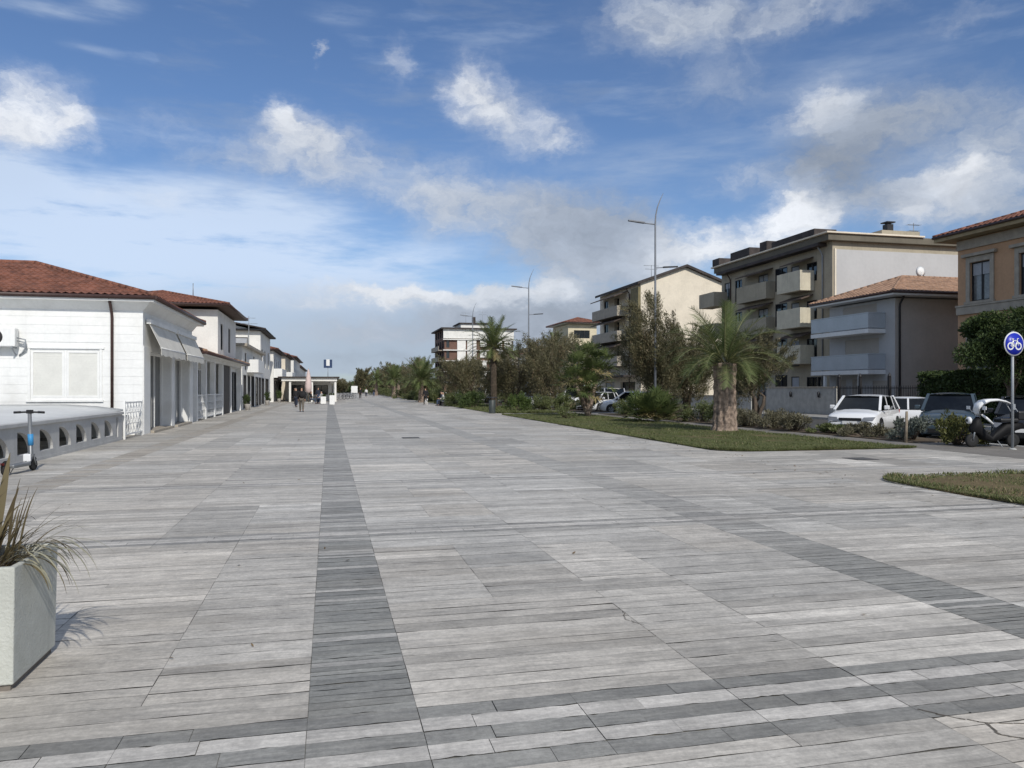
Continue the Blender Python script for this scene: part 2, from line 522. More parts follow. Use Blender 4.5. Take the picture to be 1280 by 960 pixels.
# stone planks of the promenade: one sheet, each plank a face with its own stone tone
def paving():
    rng = np.random.default_rng(5)
    V, T, VN, TN = [], [], [], []
    cols = [-18, -15, -13.4, -11.8, -10.2, -8.6, -7.2, -6.3, -5.62, -4.86, -4.30, -3.5, -2.65, -1.75, -.92, -.10, .43, 1.23, 2.06, 2.85, 3.6, 4.33, 4.95, 5.75, 6.6, 7.4, 8.2, 9.0, 9.75, 10.6, 11.6, 12.6, 13.6, 14.5, 15.4]
    strips = {(-4.86, -4.30), (-.10, .43), (4.33, 4.95)}
    bands = [(3.28, 3.86)] + [(c - .17, c + .17) for c in (8.72, 13.4, 18.1, 22.9, 27.6, 32.3, 37, 41.7, 46.4, 51.1, 55.8, 60.5, 65.2, 70, 75, 80, 85, 90)]
    light = np.array((.515, .495, .465)); mid = np.array((.415, .40, .378)); dark = np.array((.238, .235, .222))
    warm = np.array((1.02, 1.0, .965)); cool = np.array((.99, 1.0, 1.0))

    def put(x0, x1, y0, y1, c):
        if x1 - x0 < .05: return
        g = [rng.choice([.0004, .0012, .0035], p=[.62, .28, .10]) for _ in range(2)] + [rng.choice([.0008, .0025], p=[.55, .45]) for _ in range(2)]
        s = rng.uniform(-.0012, .0012)
        if y0 < 11:                              # close stones: chipped, uneven long edges
            n = 9
            xs = np.linspace(x0 + g[2], x1 - g[3], n)
            ja = np.abs(rng.normal(0, .0022, n)) * (rng.random(n) < .6) + (rng.random(n) < .05) * .008
            jb = np.abs(rng.normal(0, .0022, n)) * (rng.random(n) < .6) + (rng.random(n) < .05) * .008
            VN.extend([(x, y0 + g[0] + q, s) for x, q in zip(xs, ja)] + [(x, y1 - g[1] - q, s) for x, q in zip(xs[::-1], jb)])
            TN.append(np.clip(c, .05, .7))
            return
        V.extend([(x0 + g[2], y0 + g[0], s), (x1 - g[3], y0 + g[0], s), (x1 - g[3], y1 - g[1], s), (x0 + g[2], y1 - g[1], s)])
        T.append(np.clip(c, .05, .7))

    # list of rows
    rows = []
    y = -10.0
    bi = 0
    while y < 250:
        if bi < len(bands) and y >= bands[bi][0] - .14:
            b0, b1 = bands[bi]
            n = 5 if bi == 0 else 4
            k = (b1 - y) / n
            for i in range(n):
                rows.append((y, y + k, 'band', bi, i)); y += k
            bi += 1
            continue
        h = rng.choice([.12, .15, .17, .17, .20]) if y < 45 else (.24 if y < 120 else .55)
        nxt = bands[bi][0] if bi < len(bands) else 1e9
        if y + h > nxt - .05: h = nxt - y
        rows.append((y, y + h, 'row', bi, 0)); y += h
    base = {}
    run = {}
    pair = {}
    for (y0, y1, kind, mod, i) in rows:
        right = 11.6
        if 12.0 <= y0 <= 17.7: right = 15.4
        j = 0
        while j < len(cols) - 1:
            x0, x1 = cols[j], cols[j + 1]
            if x0 >= right: break
            if x1 <= -7 and y0 > 26: j += 1; continue
            strip = (x0, x1) in strips
            if kind == 'band':
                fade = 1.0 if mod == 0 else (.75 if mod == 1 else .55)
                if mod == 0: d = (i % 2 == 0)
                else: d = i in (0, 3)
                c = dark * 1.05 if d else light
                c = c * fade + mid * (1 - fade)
                c = c * rng.normal(1, .05)
                if strip and not d: c = c * .9
                if strip or y0 > 12:
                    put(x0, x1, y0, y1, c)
                else:
                    xm = x0 + (x1 - x0) * rng.uniform(.3, .7)
                    put(x0, xm, y0, y1, c * rng.normal(1, .05)); put(xm, x1, y0, y1, c * rng.normal(1, .07))
                j += 1
                continue
            if strip:
                near = mod == 1
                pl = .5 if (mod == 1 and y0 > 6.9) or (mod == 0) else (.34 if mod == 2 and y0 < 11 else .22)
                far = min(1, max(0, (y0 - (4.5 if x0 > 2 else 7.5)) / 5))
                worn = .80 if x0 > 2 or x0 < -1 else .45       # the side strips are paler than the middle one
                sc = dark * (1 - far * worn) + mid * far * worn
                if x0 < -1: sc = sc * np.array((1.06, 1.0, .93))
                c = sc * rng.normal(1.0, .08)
                nsub = 2 if y0 < 14 else 1
                for q in range(nsub):
                    cc = c * rng.normal(1, .05)
                    pq = .62 if (9 < y0 < 13 and q == 1) else (pl * .62 if y0 < 16 else .06)
                    if rng.random() < pq: cc = mid * rng.normal(1.02, .07)
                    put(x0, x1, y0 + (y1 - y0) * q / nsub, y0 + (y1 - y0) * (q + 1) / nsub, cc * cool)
                j += 1
                continue
            # blocks: a joint pattern and a tone that last for a run of rows
            key = (j,)
            if key not in run or run[key] <= 0:
                run[key] = rng.integers(4, 20)
                base[key] = (rng.normal(1.0, .085), rng.random(), rng.random() < .55, rng.choice([.025, .045, .08]))
            run[key] -= 1
            b, tw, two, sd = base[key]
            if y0 < 3.3 and x0 >= 2.8: two = False; b = 1.16; tw = 1.5; sd = .02
            elif y0 < 9 and x0 < 0: tw = tw * .6 + .6
            c = (light * .5 + mid * .5) * b * rng.normal(1.0, sd)
            if rng.random() < .09: c = c * .80
            if rng.random() < .10: c = c * 1.14
            c = c * (warm * tw + cool * (1 - tw))
            n2 = 1
            if two and j + 2 < len(cols) and (cols[j + 1], cols[j + 2]) not in strips and cols[j + 2] <= right: n2 = 2
            xs, xe = x0, cols[j + n2]
            put(xs, xe, y0, y1, c)
            j += n2
    # cracks across the broken pale slabs beside the camera
    for line, w in (([(2.86, 3.26), (2.97, 3.12), (3.06, 3.05), (3.02, 2.93), (3.13, 2.84), (3.10, 2.70)], .008), ([(3.06, 3.05), (3.3, 2.98), (3.62, 2.99)], .005), ([(3.13, 2.84), (3.45, 2.86), (3.7, 2.78)], .005), ([(2.06, 5.2), (2.0, 5.0), (2.08, 4.86)], .004)):
        for (a, b), (c, d) in zip(line, line[1:]):
            n = 4
            for i in range(n):
                p = [a + (c - a) * i / n + (rng.normal(0, .006) if i else 0), b + (d - b) * i / n]
                q = [a + (c - a) * (i + 1) / n, b + (d - b) * (i + 1) / n]
                L = math.hypot(q[0] - p[0], q[1] - p[1])
                nx, ny = -(q[1] - p[1]) / L * w * rng.uniform(.4, 1), (q[0] - p[0]) / L * w * rng.uniform(.4, 1)
                V.extend([(p[0] - nx, p[1] - ny, .0022), (q[0] - nx, q[1] - ny, .0022), (q[0] + nx, q[1] + ny, .0022), (p[0] + nx, p[1] + ny, .0022)])
                T.append(np.array((.13, .115, .095)))
    tone = np.array((.985, .970, .935))
    return np.array(V), np.array(T) * tone, np.array(VN), np.array(TN) * tone


def paving_mat():
    mt = bpy.data.materials.new('stone_planks')
    mt.use_nodes = True
    t = NT(mt.node_tree)
    b = mt.node_tree.nodes['Principled BSDF']
    co = t.n('ShaderNodeTexCoord').outputs['Object']
    at = t.n('ShaderNodeAttribute', attribute_name='tone').outputs['Color']
    # sedimentary veins along each plank, mottling, pits, and dull traffic stains over many planks
    px, py, pz = t.sep(co)
    tr_, tg_, tb_ = t.sep(at)
    ofs = t.m('MULTIPLY', t.m('ADD', tr_, t.m('MULTIPLY', tb_, 1.7)), 391.0)      # every stone its own veins
    wob = t.noise(t.vm('MULTIPLY', co, (1.2, 1.6, 1)), 1.0, 4, .6)
    pyw = t.m('ADD', py, t.m('MULTIPLY', wob, .14))
    cw = t.xyz(px, pyw, 0.0)
    v1 = t.noise(t.xyz(t.m('MULTIPLY', px, 1.5), t.m('MULTIPLY', pyw, 17), ofs), 1.0, 6, .72)
    v2 = t.noise(t.xyz(t.m('MULTIPLY', px, 5.0), t.m('MULTIPLY', pyw, 48), ofs), 1.0, 5, .7)
    v3 = t.noise(co, 30, 5, .75)
    st = t.noise(t.vm('MULTIPLY', co, (.5, .35, 1)), 1.0, 5, .6)
    sheet = t.noise(t.xyz(t.m('MULTIPLY', px, .9), t.m('MULTIPLY', pyw, 5.0), t.m('MULTIPLY', ofs, .3)), 1.0, 6, .72)
    k = t.m('MULTIPLY_ADD', t.m('SUBTRACT', v1, .5), .95, 1.0)
    k = t.m('MULTIPLY', k, t.m('MULTIPLY_ADD', t.m('SUBTRACT', sheet, .5), .70, 1.0))
    k = t.m('MULTIPLY', k, t.m('MULTIPLY_ADD', t.m('SUBTRACT', t.noise(co, 5.0, 7, .75), .5), .95, 1.0))
    k = t.m('MULTIPLY', k, t.m('MULTIPLY_ADD', t.m('SUBTRACT', v2, .5), .75, 1.0))
    k = t.m('MULTIPLY', k, t.m('MULTIPLY_ADD', t.m('SUBTRACT', v3, .5), .95, 1.0))
    k = t.m('MULTIPLY', k, t.ramp(st, .3, .7, .88, 1.08))
    c = t.vm('MULTIPLY', at, t.xyz(k, k, k))
    c = t.mix(t.m('MULTIPLY', t.ramp(t.noise(t.vm('MULTIPLY', co, (.8, 2.0, 1)), .6, 5), .5, .75), .30), c, (.30, .265, .215))
    pit = t.ramp(t.noise(t.vm('MULTIPLY', co, (4, 16, 1)), 2.2, 3, .6), .68, .76)
    c = t.mix(t.m('MULTIPLY', pit, .45), c, (.12, .115, .11))
    flake = t.ramp(t.noise(t.vm('MULTIPLY', co, (2.2, 9, 1)), 3.1, 5, .75), .66, .70)
    c = t.mix(t.m('MULTIPLY', flake, .22), c, (.58, .56, .53))
    dline = t.ramp(t.noise(t.vm('MULTIPLY', cw, (.5, 30, 1)), 1.0, 4, .75), .66, .72)
    c = t.mix(t.m('MULTIPLY', dline, .40), c, (.15, .15, .147))
    # a few dark gum spots and drips
    vo = t.n('ShaderNodeTexVoronoi')
    t.put(vo.inputs['Vector'], co)
    vo.inputs['Scale'].default_value = 1.15
    spot = t.ramp(vo.outputs['Distance'], .018, .03, 1., 0.)
    c = t.mix(t.m('MULTIPLY', spot, .45), c, (.10, .095, .09))
    t.put(b.inputs['Base Color'], c)
    t.put(b.inputs['Roughness'], t.ramp(v1, .3, .7, .55, .75))
    b.inputs['Specular IOR Level'].default_value = .35
    bn = t.n('ShaderNodeBump')
    bn.inputs['Strength'].default_value = .35
    bn.inputs['Distance'].default_value = .004
    t.put(bn.inputs['Height'], t.m('ADD', v1, t.m('MULTIPLY', v3, .6)))
    t.put(b.inputs['Normal'], bn.outputs[0])
    return mt


pv, pt, pvn, ptn = paving()
PAVM = paving_mat()
tag(np_obj('pavement', pv, 4, PAVM, tint=pt, tint_name='tone'), kind='structure')
tag(np_obj('pavement', pvn, 18, PAVM, tint=ptn, tint_name='tone'), kind='structure')
# broken pale slab beside the camera, cracked in three
CRACK = pm('pale_cracked_stone', (.47, .44, .39), .7, .14, 3, .4, 30, stain=((.22, .19, .15), 2.5, .5))


# lawns
GRASSM = leafm('grass_blades', (.095, .115, .040), (.185, .205, .085), (.29, .24, .14), trans=.3)


def lawn_mat(name, dry):
    mt = bpy.data.materials.new(name)
    mt.use_nodes = True
    t = NT(mt.node_tree)
    b = mt.node_tree.nodes['Principled BSDF']
    co = t.n('ShaderNodeTexCoord').outputs['Object']
    n1 = t.noise(co, .55, 5, .6)
    n2 = t.noise(co, 9, 4, .7)
    c = t.mix(t.ramp(n2, .3, .7), (.062, .072, .028), (.125, .130, .055))
    c = t.mix(t.m('MULTIPLY', t.ramp(n1, .5 - dry, .72 - dry), .8), c, (.17, .125, .075))
    t.put(b.inputs['Base Color'], c)
    b.inputs['Roughness'].default_value = .95
    b.inputs['Specular IOR Level'].default_value = .1
    bn = t.n('ShaderNodeBump')
    bn.inputs['Strength'].default_value = .9
    bn.inputs['Distance'].default_value = .04
    t.put(bn.inputs['Height'], n2)
    t.put(b.inputs['Normal'], bn.outputs[0])
    return mt


LAWNM = lawn_mat('lawn_green', .0)
LAWND = lawn_mat('lawn_dry', .20)


def lawn(y0, y1, mat, nblade, seed, bl=.10, dry=0., x1=15.38, lab=''):
    rng = np.random.default_rng(seed)
    nx, ny = 14, max(6, int((y1 - y0) / .8))
    mb = MB()
    vs, fs = [], []

    def bounds(y):
        a = lawn_left(y)
        # rounded corners
        r = .9
        for ye, sg in ((y0, 1), (y1, -1)):
            q = (y - ye) * sg
            if q < r: a += r - math.sqrt(max(0, r * r - (r - q) ** 2))
        return a

    for j in range(ny + 1):
        y = y0 + (y1 - y0) * j / ny
        for i in range(nx + 1):
            f = i / nx
            a = bounds(y) + (.05 * math.sin(y * 5.1) + .04 * math.sin(y * 13.7) if i == 0 else 0)
            yy = y + ((.05 * math.sin(i * 2.3) + .04 * math.sin(i * 5.9)) if j in (0, ny) else 0)
            e = min(i, nx - i, j * 2, (ny - j) * 2)
            z = .004 + min(1, e / 2) * .045 + .015 * math.sin(i * 1.7 + y * .9) * min(1, e / 2)
            vs.append((a + (x1 - a) * f, yy, z))
    for j in range(ny):
        for i in range(nx):
            k = j * (nx + 1) + i
            fs.append((k, k + 1, k + nx + 2, k + nx + 1))
    mb.add(vs, fs, 0, True)
    tag(mb.build('lawn', mat), kind='structure')
    # blades
    if nblade:
        y = y0 + (y1 - y0) * rng.random(nblade) ** 1.4
        edge = rng.random(nblade) < .22
        a = np.array([bounds(q) for q in y])
        fr = np.where(edge, rng.random(nblade) ** 3 * .06 - .006, rng.random(nblade))
        x = a + (x1 - a) * fr
        front = rng.random(nblade) < .12
        y = np.where(front, y0 + rng.random(nblade) ** 2 * .35 - .03, y)
        bnd = np.array([bounds(max(q, y0)) for q in y])
        x = np.where(front & (x < bnd), bnd + rng.random(nblade) * (x1 - bnd), x)
        cl = np.sin(x * 2.1 + seed) * np.sin(y * 1.3 + 1) + np.sin(x * 5.3 + y * 3.1)
        h = bl * (.5 + rng.random(nblade) * .8) * (1 + .35 * cl)
        h = np.clip(h, .03, .3)
        th = rng.random(nblade) * 6.283
        lean = rng.normal(0, .5, (nblade, 2)) * h[:, None]
        w = .006 + .006 * rng.random(nblade)
        w = w * (1 + y / 25)
        dx, dy = np.cos(th) * w, np.sin(th) * w
        z0 = np.full(nblade, .02)
        v = np.stack([np.stack([x - dx, y - dy, z0], 1), np.stack([x + dx, y + dy, z0], 1), np.stack([x + lean[:, 0], y + lean[:, 1], z0 + h], 1)], 1)
        tint = np.clip(rng.random(nblade) * .86 + (rng.random(nblade) < dry) * .3, 0, 1)
        tag(np_obj('grass', v.reshape(-1, 3), 3, GRASSM, tint=tint), kind='stuff')


lawn(17.6, 46.5, LAWNM, 70000, 3, .055, .16)
lawn(3.0, 12.0, LAWND, 50000, 4, .05, .62)
lawn(49.0, 84, LAWNM, 14000, 5, .11, .08)
for yy0, yy1 in ((86.5, 130), (132.5, 180), (182.5, 250)):
    lawn(yy0, yy1, LAWNM, 0, 6)

# dry leaves blown along the lawn edges
rng = np.random.default_rng(31)
n = 420
y = rng.uniform(4.5, 45, n)
x = 9.3 + .022 * y - np.abs(rng.normal(0, .7, n))
k = rng.random(n) < .25
x = np.where(k, rng.uniform(-6.0, 9, n), x)
c = np.stack([x, y, np.full(n, .012)], 1)
th = rng.random(n) * 6.283
a = np.stack([np.cos(th), np.sin(th), rng.normal(0, .15, n)], 1)
b = np.stack([-np.sin(th), np.cos(th), rng.normal(0, .2, n)], 1)
l = (.018 + .022 * rng.random(n))[:, None]
v = np.stack([c - a * l, c + b * l * .4, c + a * l, c - b * l * .4], 1).reshape(-1, 3)
tag(np_obj('fallen_leaves', v, 4, leafm('fallen_leaf', (.10, .065, .03), (.22, .15, .07)), tint=rng.random(n)), 'scattered dry leaves on the paving along the lawn edges', 'leaves', kind='stuff')
# ------------------------------------------------------------------ building helpers
def tiled_slope(mb, e0, e1, t0, t1, tile=.24, amp=.045, row=.38, sub=4):
    """a roof face from eave e0-e1 up to t0-t1 laid with barrel tiles, normal up"""
    e0, e1, t0, t1 = map(Vector, (e0, e1, t0, t1))
    X = (e1 - e0); L = X.length; X.normalize()
    h = (t0 - e0); h = h - X * h.dot(X); H = h.length; h.normalize()
    n = X.cross(h)
    if n.z < 0: n = -n
    a0, a1 = (t0 - e0).dot(X), (t1 - e0).dot(X)
    nt = max(1, round(L / tile)); N = nt * sub
    nr = max(1, round(H / row))
    vs, fs = [], []
    for i in range(N + 1):
        x = L * i / N
        hm = H
        if a0 > 1e-4 and x < a0: hm = H * x / a0
        if a1 < L - 1e-4 and x > a1: hm = min(hm, H * (L - x) / (L - a1))
        ph = (i % sub) / sub * 2 * math.pi
        w = amp * (.5 - .5 * math.cos(ph))
        for j in range(nr):
            for e in (0, 1):
                y = min(H * (j + e) / nr, hm)
                lift = .022 if e == 0 else 0.0
                jit = .006 * math.sin(i // sub * 12.9 + j * 7.7)
                vs.append(e0 + X * x + h * y + n * (w + lift + jit))
    m = nr * 2
    flip = X.cross(h).z < 0
    for i in range(N):
        for j in range(m - 1):
            a, b = i * m + j, (i + 1) * m + j
            fs.append((a, a + 1, b + 1, b) if flip else (a, b, b + 1, a + 1))
    mb.add(vs, fs, 0, False)


def hip_roof(root, x0, x1, y0, y1, ze, rise, mat, ov=.5, axis='x', tile=.24, amp=.045, soffit=None, fascia=None, hipx0=True, hipx1=True, thick=.14, ridge=True):
    """hip (or gable where hip is off) roof over a rectangle; ridge along axis"""
    X0, X1, Y0, Y1 = x0 - ov, x1 + ov, y0 - ov, y1 + ov
    z0, z1 = ze, ze + rise
    mb = MB()
    if axis == 'x':
        ym = (Y0 + Y1) / 2; half = (Y1 - Y0) / 2
        a = X0 + (half if hipx0 else 0); b = X1 - (half if hipx1 else 0)
        if a > b: a = b = (X0 + X1) / 2
        A, B = (a, ym, z1), (b, ym, z1)
        c = [(X0, Y0, z0), (X1, Y0, z0), (X1, Y1, z0), (X0, Y1, z0)]
        faces = [(c[0], c[1], A, B), (c[2], c[3], B, A)]
        if hipx1: faces.append((c[1], c[2], B, B))
        if hipx0: faces.append((c[3], c[0], A, A))
        hips = [(c[0], A), (c[3], A), (c[1], B), (c[2], B), (A, B)]
    else:
        xm = (X0 + X1) / 2; half = (X1 - X0) / 2
        a = Y0 + (half if hipx0 else 0); b = Y1 - (half if hipx1 else 0)
        if a > b: a = b = (Y0 + Y1) / 2
        A, B = (xm, a, z1), (xm, b, z1)
        c = [(X0, Y0, z0), (X1, Y0, z0), (X1, Y1, z0), (X0, Y1, z0)]
        faces = [(c[1], c[2], A, B), (c[3], c[0], B, A)]
        if hipx0: faces.append((c[0], c[1], A, A))
        if hipx1: faces.append((c[2], c[3], B, B))
        hips = [(c[0], A), (c[1], A), (c[2], B), (c[3], B), (A, B)]
    for f in faces:
        tiled_slope(mb, f[0], f[1], f[2], f[3], tile, amp)
    # ridge and hip caps
    if ridge:
        for p, q in hips:
            p, q = Vector(p), Vector(q)
            L = (q - p).length
            if L < .2: continue
            n = max(1, int(L / .4))
            for i in range(n):
                s, e = p.lerp(q, i / n), p.lerp(q, (i + 1.08) / n)
                mb.tube([s + Vector((0, 0, .02)), e + Vector((0, 0, .03))], [.10, .085], 6, smooth=True)
    ro = mb.build('roof', mat, root)
    # soffit slab and gutter
    sm = MB().box(X0 + .04, X1 - .04, Y0 + .04, Y1 - .04, z0 - thick, z0 - .02)
    sm.build('soffit', soffit or WHITE, root)
    if fascia:
        g = MB()
        cs = [(X0, Y0), (X1, Y0), (X1, Y1), (X0, Y1), (X0, Y0)]
        for (p, q) in zip(cs, cs[1:]):
            g.tube([(p[0], p[1], z0 - .05), (q[0], q[1], z0 - .05)], .075, 8)
        g.build('gutter', fascia, root)
    return ro


def window(root, P, u0, u1, z0, z1, kind, depth, frame_mat):
    """P(u,z,d): point on the wall face, d metres inside; builds frame + pane/shutter as part and sub-part"""
    def bx(mb, ua, ub, za, zb, d0, d1):
        v = [P(ua, za, d0), P(ub, za, d0), P(ub, zb, d0), P(ua, zb, d0), P(ua, za, d1), P(ub, za, d1), P(ub, zb, d1), P(ua, zb, d1)]
        mb.add(v, [(0, 1, 2, 3), (7, 6, 5, 4), (1, 0, 4, 5), (2, 1, 5, 6), (3, 2, 6, 7), (0, 3, 7, 4)])
    e = .003
    fw = .07
    mb = MB()
    d = depth
    door = kind in ('door', 'dark')
    bx(mb, u0 + e, u0 + fw, z0 + e, z1 - e, d - .07, d)
    bx(mb, u1 - fw, u1 - e, z0 + e, z1 - e, d - .07, d)
    bx(mb, u0 + fw, u1 - fw, z1 - fw, z1 - e, d - .07, d)
    if not door: bx(mb, u0 + fw, u1 - fw, z0 + e, z0 + fw, d - .07, d)
    w = u1 - u0
    if kind in ('win', 'door', 'half') and w > .8:
        k = 1 if w < 1.9 else 2
        for i in range(k):
            um = u0 + w * (i + 1) / (k + 1)
            bx(mb, um - .035, um + .035, z0 + fw, z1 - fw, d - .06, d)
    f = mb.build('door' if door else 'window', frame_mat, root)
    pb = MB()
    bx(pb, u0 + e, u1 - e, z0 + e, z1 - e, d + .002, d + .03)
    if kind in ('win', 'door', 'dark'):
        pb.build('pane', GLASS, f)
    elif kind == 'half':
        pb.build('pane', GLASSB, f)
        sb = MB()
        zt = z1 - fw
        zb = z1 - (z1 - z0) * .33
        n = max(3, int((zt - zb) / .06))
        for i in range(n):
            za = zb + (zt - zb) * i / n
            bx(sb, u0 + fw, u1 - fw, za, za + (zt - zb) / n * .86, d - .05, d - .02)
        sb.build('shutter', SHUTGREY, f)
    elif kind in ('blind', 'shut'):
        n = max(4, int((z1 - z0 - .1) / .075))
        sb = MB()
        for i in range(n):
            za = z0 + .04 + (z1 - z0 - .08) * i / n
            bx(sb, u0 + fw, u1 - fw, za, za + (z1 - z0 - .08) / n * (.88 if kind == 'blind' else .975), d - .045, d - .01)
        sb.build('shutter', SHUTGREY if kind == 'blind' else SHUTTER, f)
        pb.build('backing', SHUTGREY if kind == 'blind' else SHUTTER, f)
    return f


def wallface(mb, root, p0, p1, z0, z1, holes=(), depth=.16, frame=None):
    p0, p1 = Vector((*p0, 0)), Vector((*p1, 0))
    L = (p1 - p0).length
    ux = (p1 - p0) / L
    n = Vector((ux.y, -ux.x, 0))

    def P(u, z, d=0.0):
        q = p0 + ux * u - n * d
        return (q.x, q.y, z)
    us = sorted({0, L, *[h[0] for h in holes], *[h[1] for h in holes]})
    zs = sorted({z0, z1, *[h[2] for h in holes], *[h[3] for h in holes]})
    for a, b in zip(us, us[1:]):
        for c, d in zip(zs, zs[1:]):
            um, zm = (a + b) / 2, (c + d) / 2
            if any(h[0] < um < h[1] and h[2] < zm < h[3] for h in holes): continue
            mb.quad(P(a, c), P(b, c), P(b, d), P(a, d))
    for h in holes:
        a, b, c, d = h[:4]
        k = h[4]
        dp = h[5] if len(h) > 5 else depth
        mb.quad(P(a, c), P(a, d), P(a, d, dp), P(a, c, dp))
        mb.quad(P(b, c), P(b, c, dp), P(b, d, dp), P(b, d))
        mb.quad(P(a, d), P(b, d), P(b, d, dp), P(a, d, dp))
        mb.quad(P(a, c), P(a, c, dp), P(b, c, dp), P(b, c))
        if k != 'void':
            window(root, P, a, b, c, d, k, dp - .03, h[6] if len(h) > 6 else (frame or DARKMETAL))
    return P


def box_walls(root, x0, x1, y0, y1, z0, z1, mat, front=(), side=(), back=(), far=(), depth=.16, frame=None, name='wall'):
    """front: -Y face, side: +X face, back: -X face, far: +Y face; each a list of holes (u0,u1,z0,z1,kind)"""
    mb = MB()
    wallface(mb, root, (x0, y0), (x1, y0), z0, z1, front, depth, frame)
    wallface(mb, root, (x1, y0), (x1, y1), z0, z1, side, depth, frame)
    wallface(mb, root, (x1, y1), (x0, y1), z0, z1, far, depth, frame)
    wallface(mb, root, (x0, y1), (x0, y0), z0, z1, back, depth, frame)
    mb.quad((x0, y0, z1), (x1, y0, z1), (x1, y1, z1), (x0, y1, z1))
    return mb.build(name, mat, root)


def downpipe(root, x, y, z0, z1, out=(0, -1), mat=BROWNMETAL, r=.05):
    ox, oy = out
    mb = MB().tube([(x + ox * .45, y + oy * .45, z1 + .12), (x + ox * .40, y + oy * .40, z1), (x + ox * .10, y + oy * .10, z1 - .42), (x + ox * .07, y + oy * .07, z1 - .6), (x + ox * .07, y + oy * .07, z0)], r, 8)
    return mb.build('downpipe', mat, root)


def balcony(root, x0, x1, y0, y1, z, h, mat, slab=.18, name='balcony', t=.1, rail=None, open_x1=True):
    """solid parapet balcony on a -X face: x0 outer edge, x1 wall"""
    mb = MB()
    mb.box(x0, x1 - .004, y0, y1, z - slab, z)
    if rail is None:
        mb.box(x0, x0 + t, y0, y1, z, z + h)
        mb.box(x0 + t, x1 - .004, y0, y0 + t, z, z + h)
        mb.box(x0 + t, x1 - .004, y1 - t, y1, z, z + h)
        return mb.build(name, mat, root, bevel=.01)
    b = mb.build(name, mat, root, bevel=.01)
    rb = MB()
    rb.box(x0 + .02, x0 + .05, y0 + .02, y1 - .02, z + .06, z + h - .06)
    rb.box(x0 + .05, x1 - .01, y0 + .02, y0 + .05, z + .06, z + h - .06)
    rb.box(x0 + .0, x0 + .07, y0, y1, z + h - .055, z + h)
    rb.box(x0 + .07, x1 - .01, y0, y0 + .07, z + h - .055, z + h)
    rb.build('railing', rail, b)
    return b


def antenna(root, x, y, z, h, arms=((.8, .9), (.55, .7))):
    mb = MB().tube([(x, y, z), (x, y, z + h)], .03, 6)
    for f, w in arms:
        zz = z + h * f
        mb.tube([(x - w, y, zz), (x + w, y, zz)], .018, 5)
        for i in range(7):
            xx = x - w + 2 * w * i / 6
            mb.tube([(xx, y - .22, zz), (xx, y + .22, zz)], .01, 4)
    return mb.build('antenna', GREYMETAL, root)


# ================================================================== LEFT ROW
XL = -6.3
# ---- white beach house with shop fronts, nearest on the left
b1 = thing('beach_house', 'nearest white clapboard house on the left with red tiled hip roof and cream awnings', 'house', (-11, 34, 0))
Y0, Y1 = 28.95, 38.9
wb = MB()
wallface(wb, b1, (XL, Y0), (XL, Y1), 0, 4.3, [(1.05, 4.85, 0.02, 2.95, 'door', .42, WHITE), (5.55, 9.05, 0.02, 2.95, 'door', .42, WHITE)])
wallface(wb, b1, (XL, Y1), (-18, Y1), 0, 4.3)
wallface(wb, b1, (-18, Y1), (-18, Y0), 0, 4.3)
wf = [(8.23, 9.25, 1.3, 2.9, 'shut', .10, WHITE), (9.32, 10.34, 1.3, 2.9, 'shut', .10, WHITE)]
wallface(wb, b1, (-18, Y0), (XL, Y0), 0, 4.3, wf)
wb.build('wall', WHITE, b1)
# lapped boards on the front, cut around the shutters
sb = MB()
z = .0
while z < 4.2:
    zt = min(z + .29, 4.3)
    spans = [(-18.0, XL + .02)]
    if zt > 1.2 and z < 2.98: spans = [(-18.0, -9.86), (-7.57, XL + .02)]
    for a, c in spans:
        sb.add([(a, Y0 - .016, z), (c, Y0 - .016, z), (c, Y0 - .008, zt), (a, Y0 - .008, zt), (a, Y0, z), (c, Y0, z), (c, Y0, zt), (a, Y0, zt)],
               [(0, 1, 2, 3), (0, 4, 5, 1), (1, 5, 6, 2), (0, 3, 7, 4)])
    z += .29
sb.build('siding', WHITE, b1)
tr = MB()
tr.box(-9.92, -7.50, Y0 - .06, Y0 - .004, 2.96, 3.03)
tr.box(-9.86, -9.78, Y0 - .045, Y0 - .004, 1.22, 2.96)
tr.box(-7.65, -7.57, Y0 - .045, Y0 - .004, 1.22, 2.96)
tr.box(-9.90, -7.53, Y0 - .075, Y0 - .004, 1.15, 1.22)
tr.build('window_surround', WHITE, b1, bevel=.008)
# cove under the eave
cv = MB()
cv.prism([(-18, Y0 - .01, 4.3), (-18, Y0 - .34, 4.62), (-18, Y0 + .1, 4.62), (-18, Y0 + .1, 4.3)], (18 + XL + .01, 0, 0))
cv.prism([(XL + .01, Y0, 4.3), (XL + .34, Y0 - .34, 4.62), (XL - .1, Y0 - .34, 4.62), (XL - .1, Y0, 4.3)], (0, Y1 - Y0, 0))
cv.build('cornice', WHITE, b1)
hip_roof(b1, -18, XL, Y0, Y1, 4.78, 1.78, ROOFRED, ov=.5, axis='x', fascia=BROWNMETAL, hipx0=False, thick=.19)
downpipe(b1, -7.25, Y0, .95, 4.62, (0, -1))
# pilasters, doorstep
pl = MB()
for (a, c) in ((Y0, Y0 + 1.02), (Y0 + 4.88, Y0 + 5.52), (Y0 + 9.08, Y1)):
    pl.box(XL + .002, XL + .05, a + .02, c - .02, 0, 3.1)
pl.build_each('pilaster', WHITE, b1, bevel=.01)
ds = MB().box(XL - .7, XL + .16, Y0 + 1.08, Y0 + 4.82, 0, .09).box(XL - .7, XL + .16, Y0 + 5.58, Y0 + 9.02, 0, .09)
ds.build_each('doorstep', GREYSTONE, b1, bevel=.01)
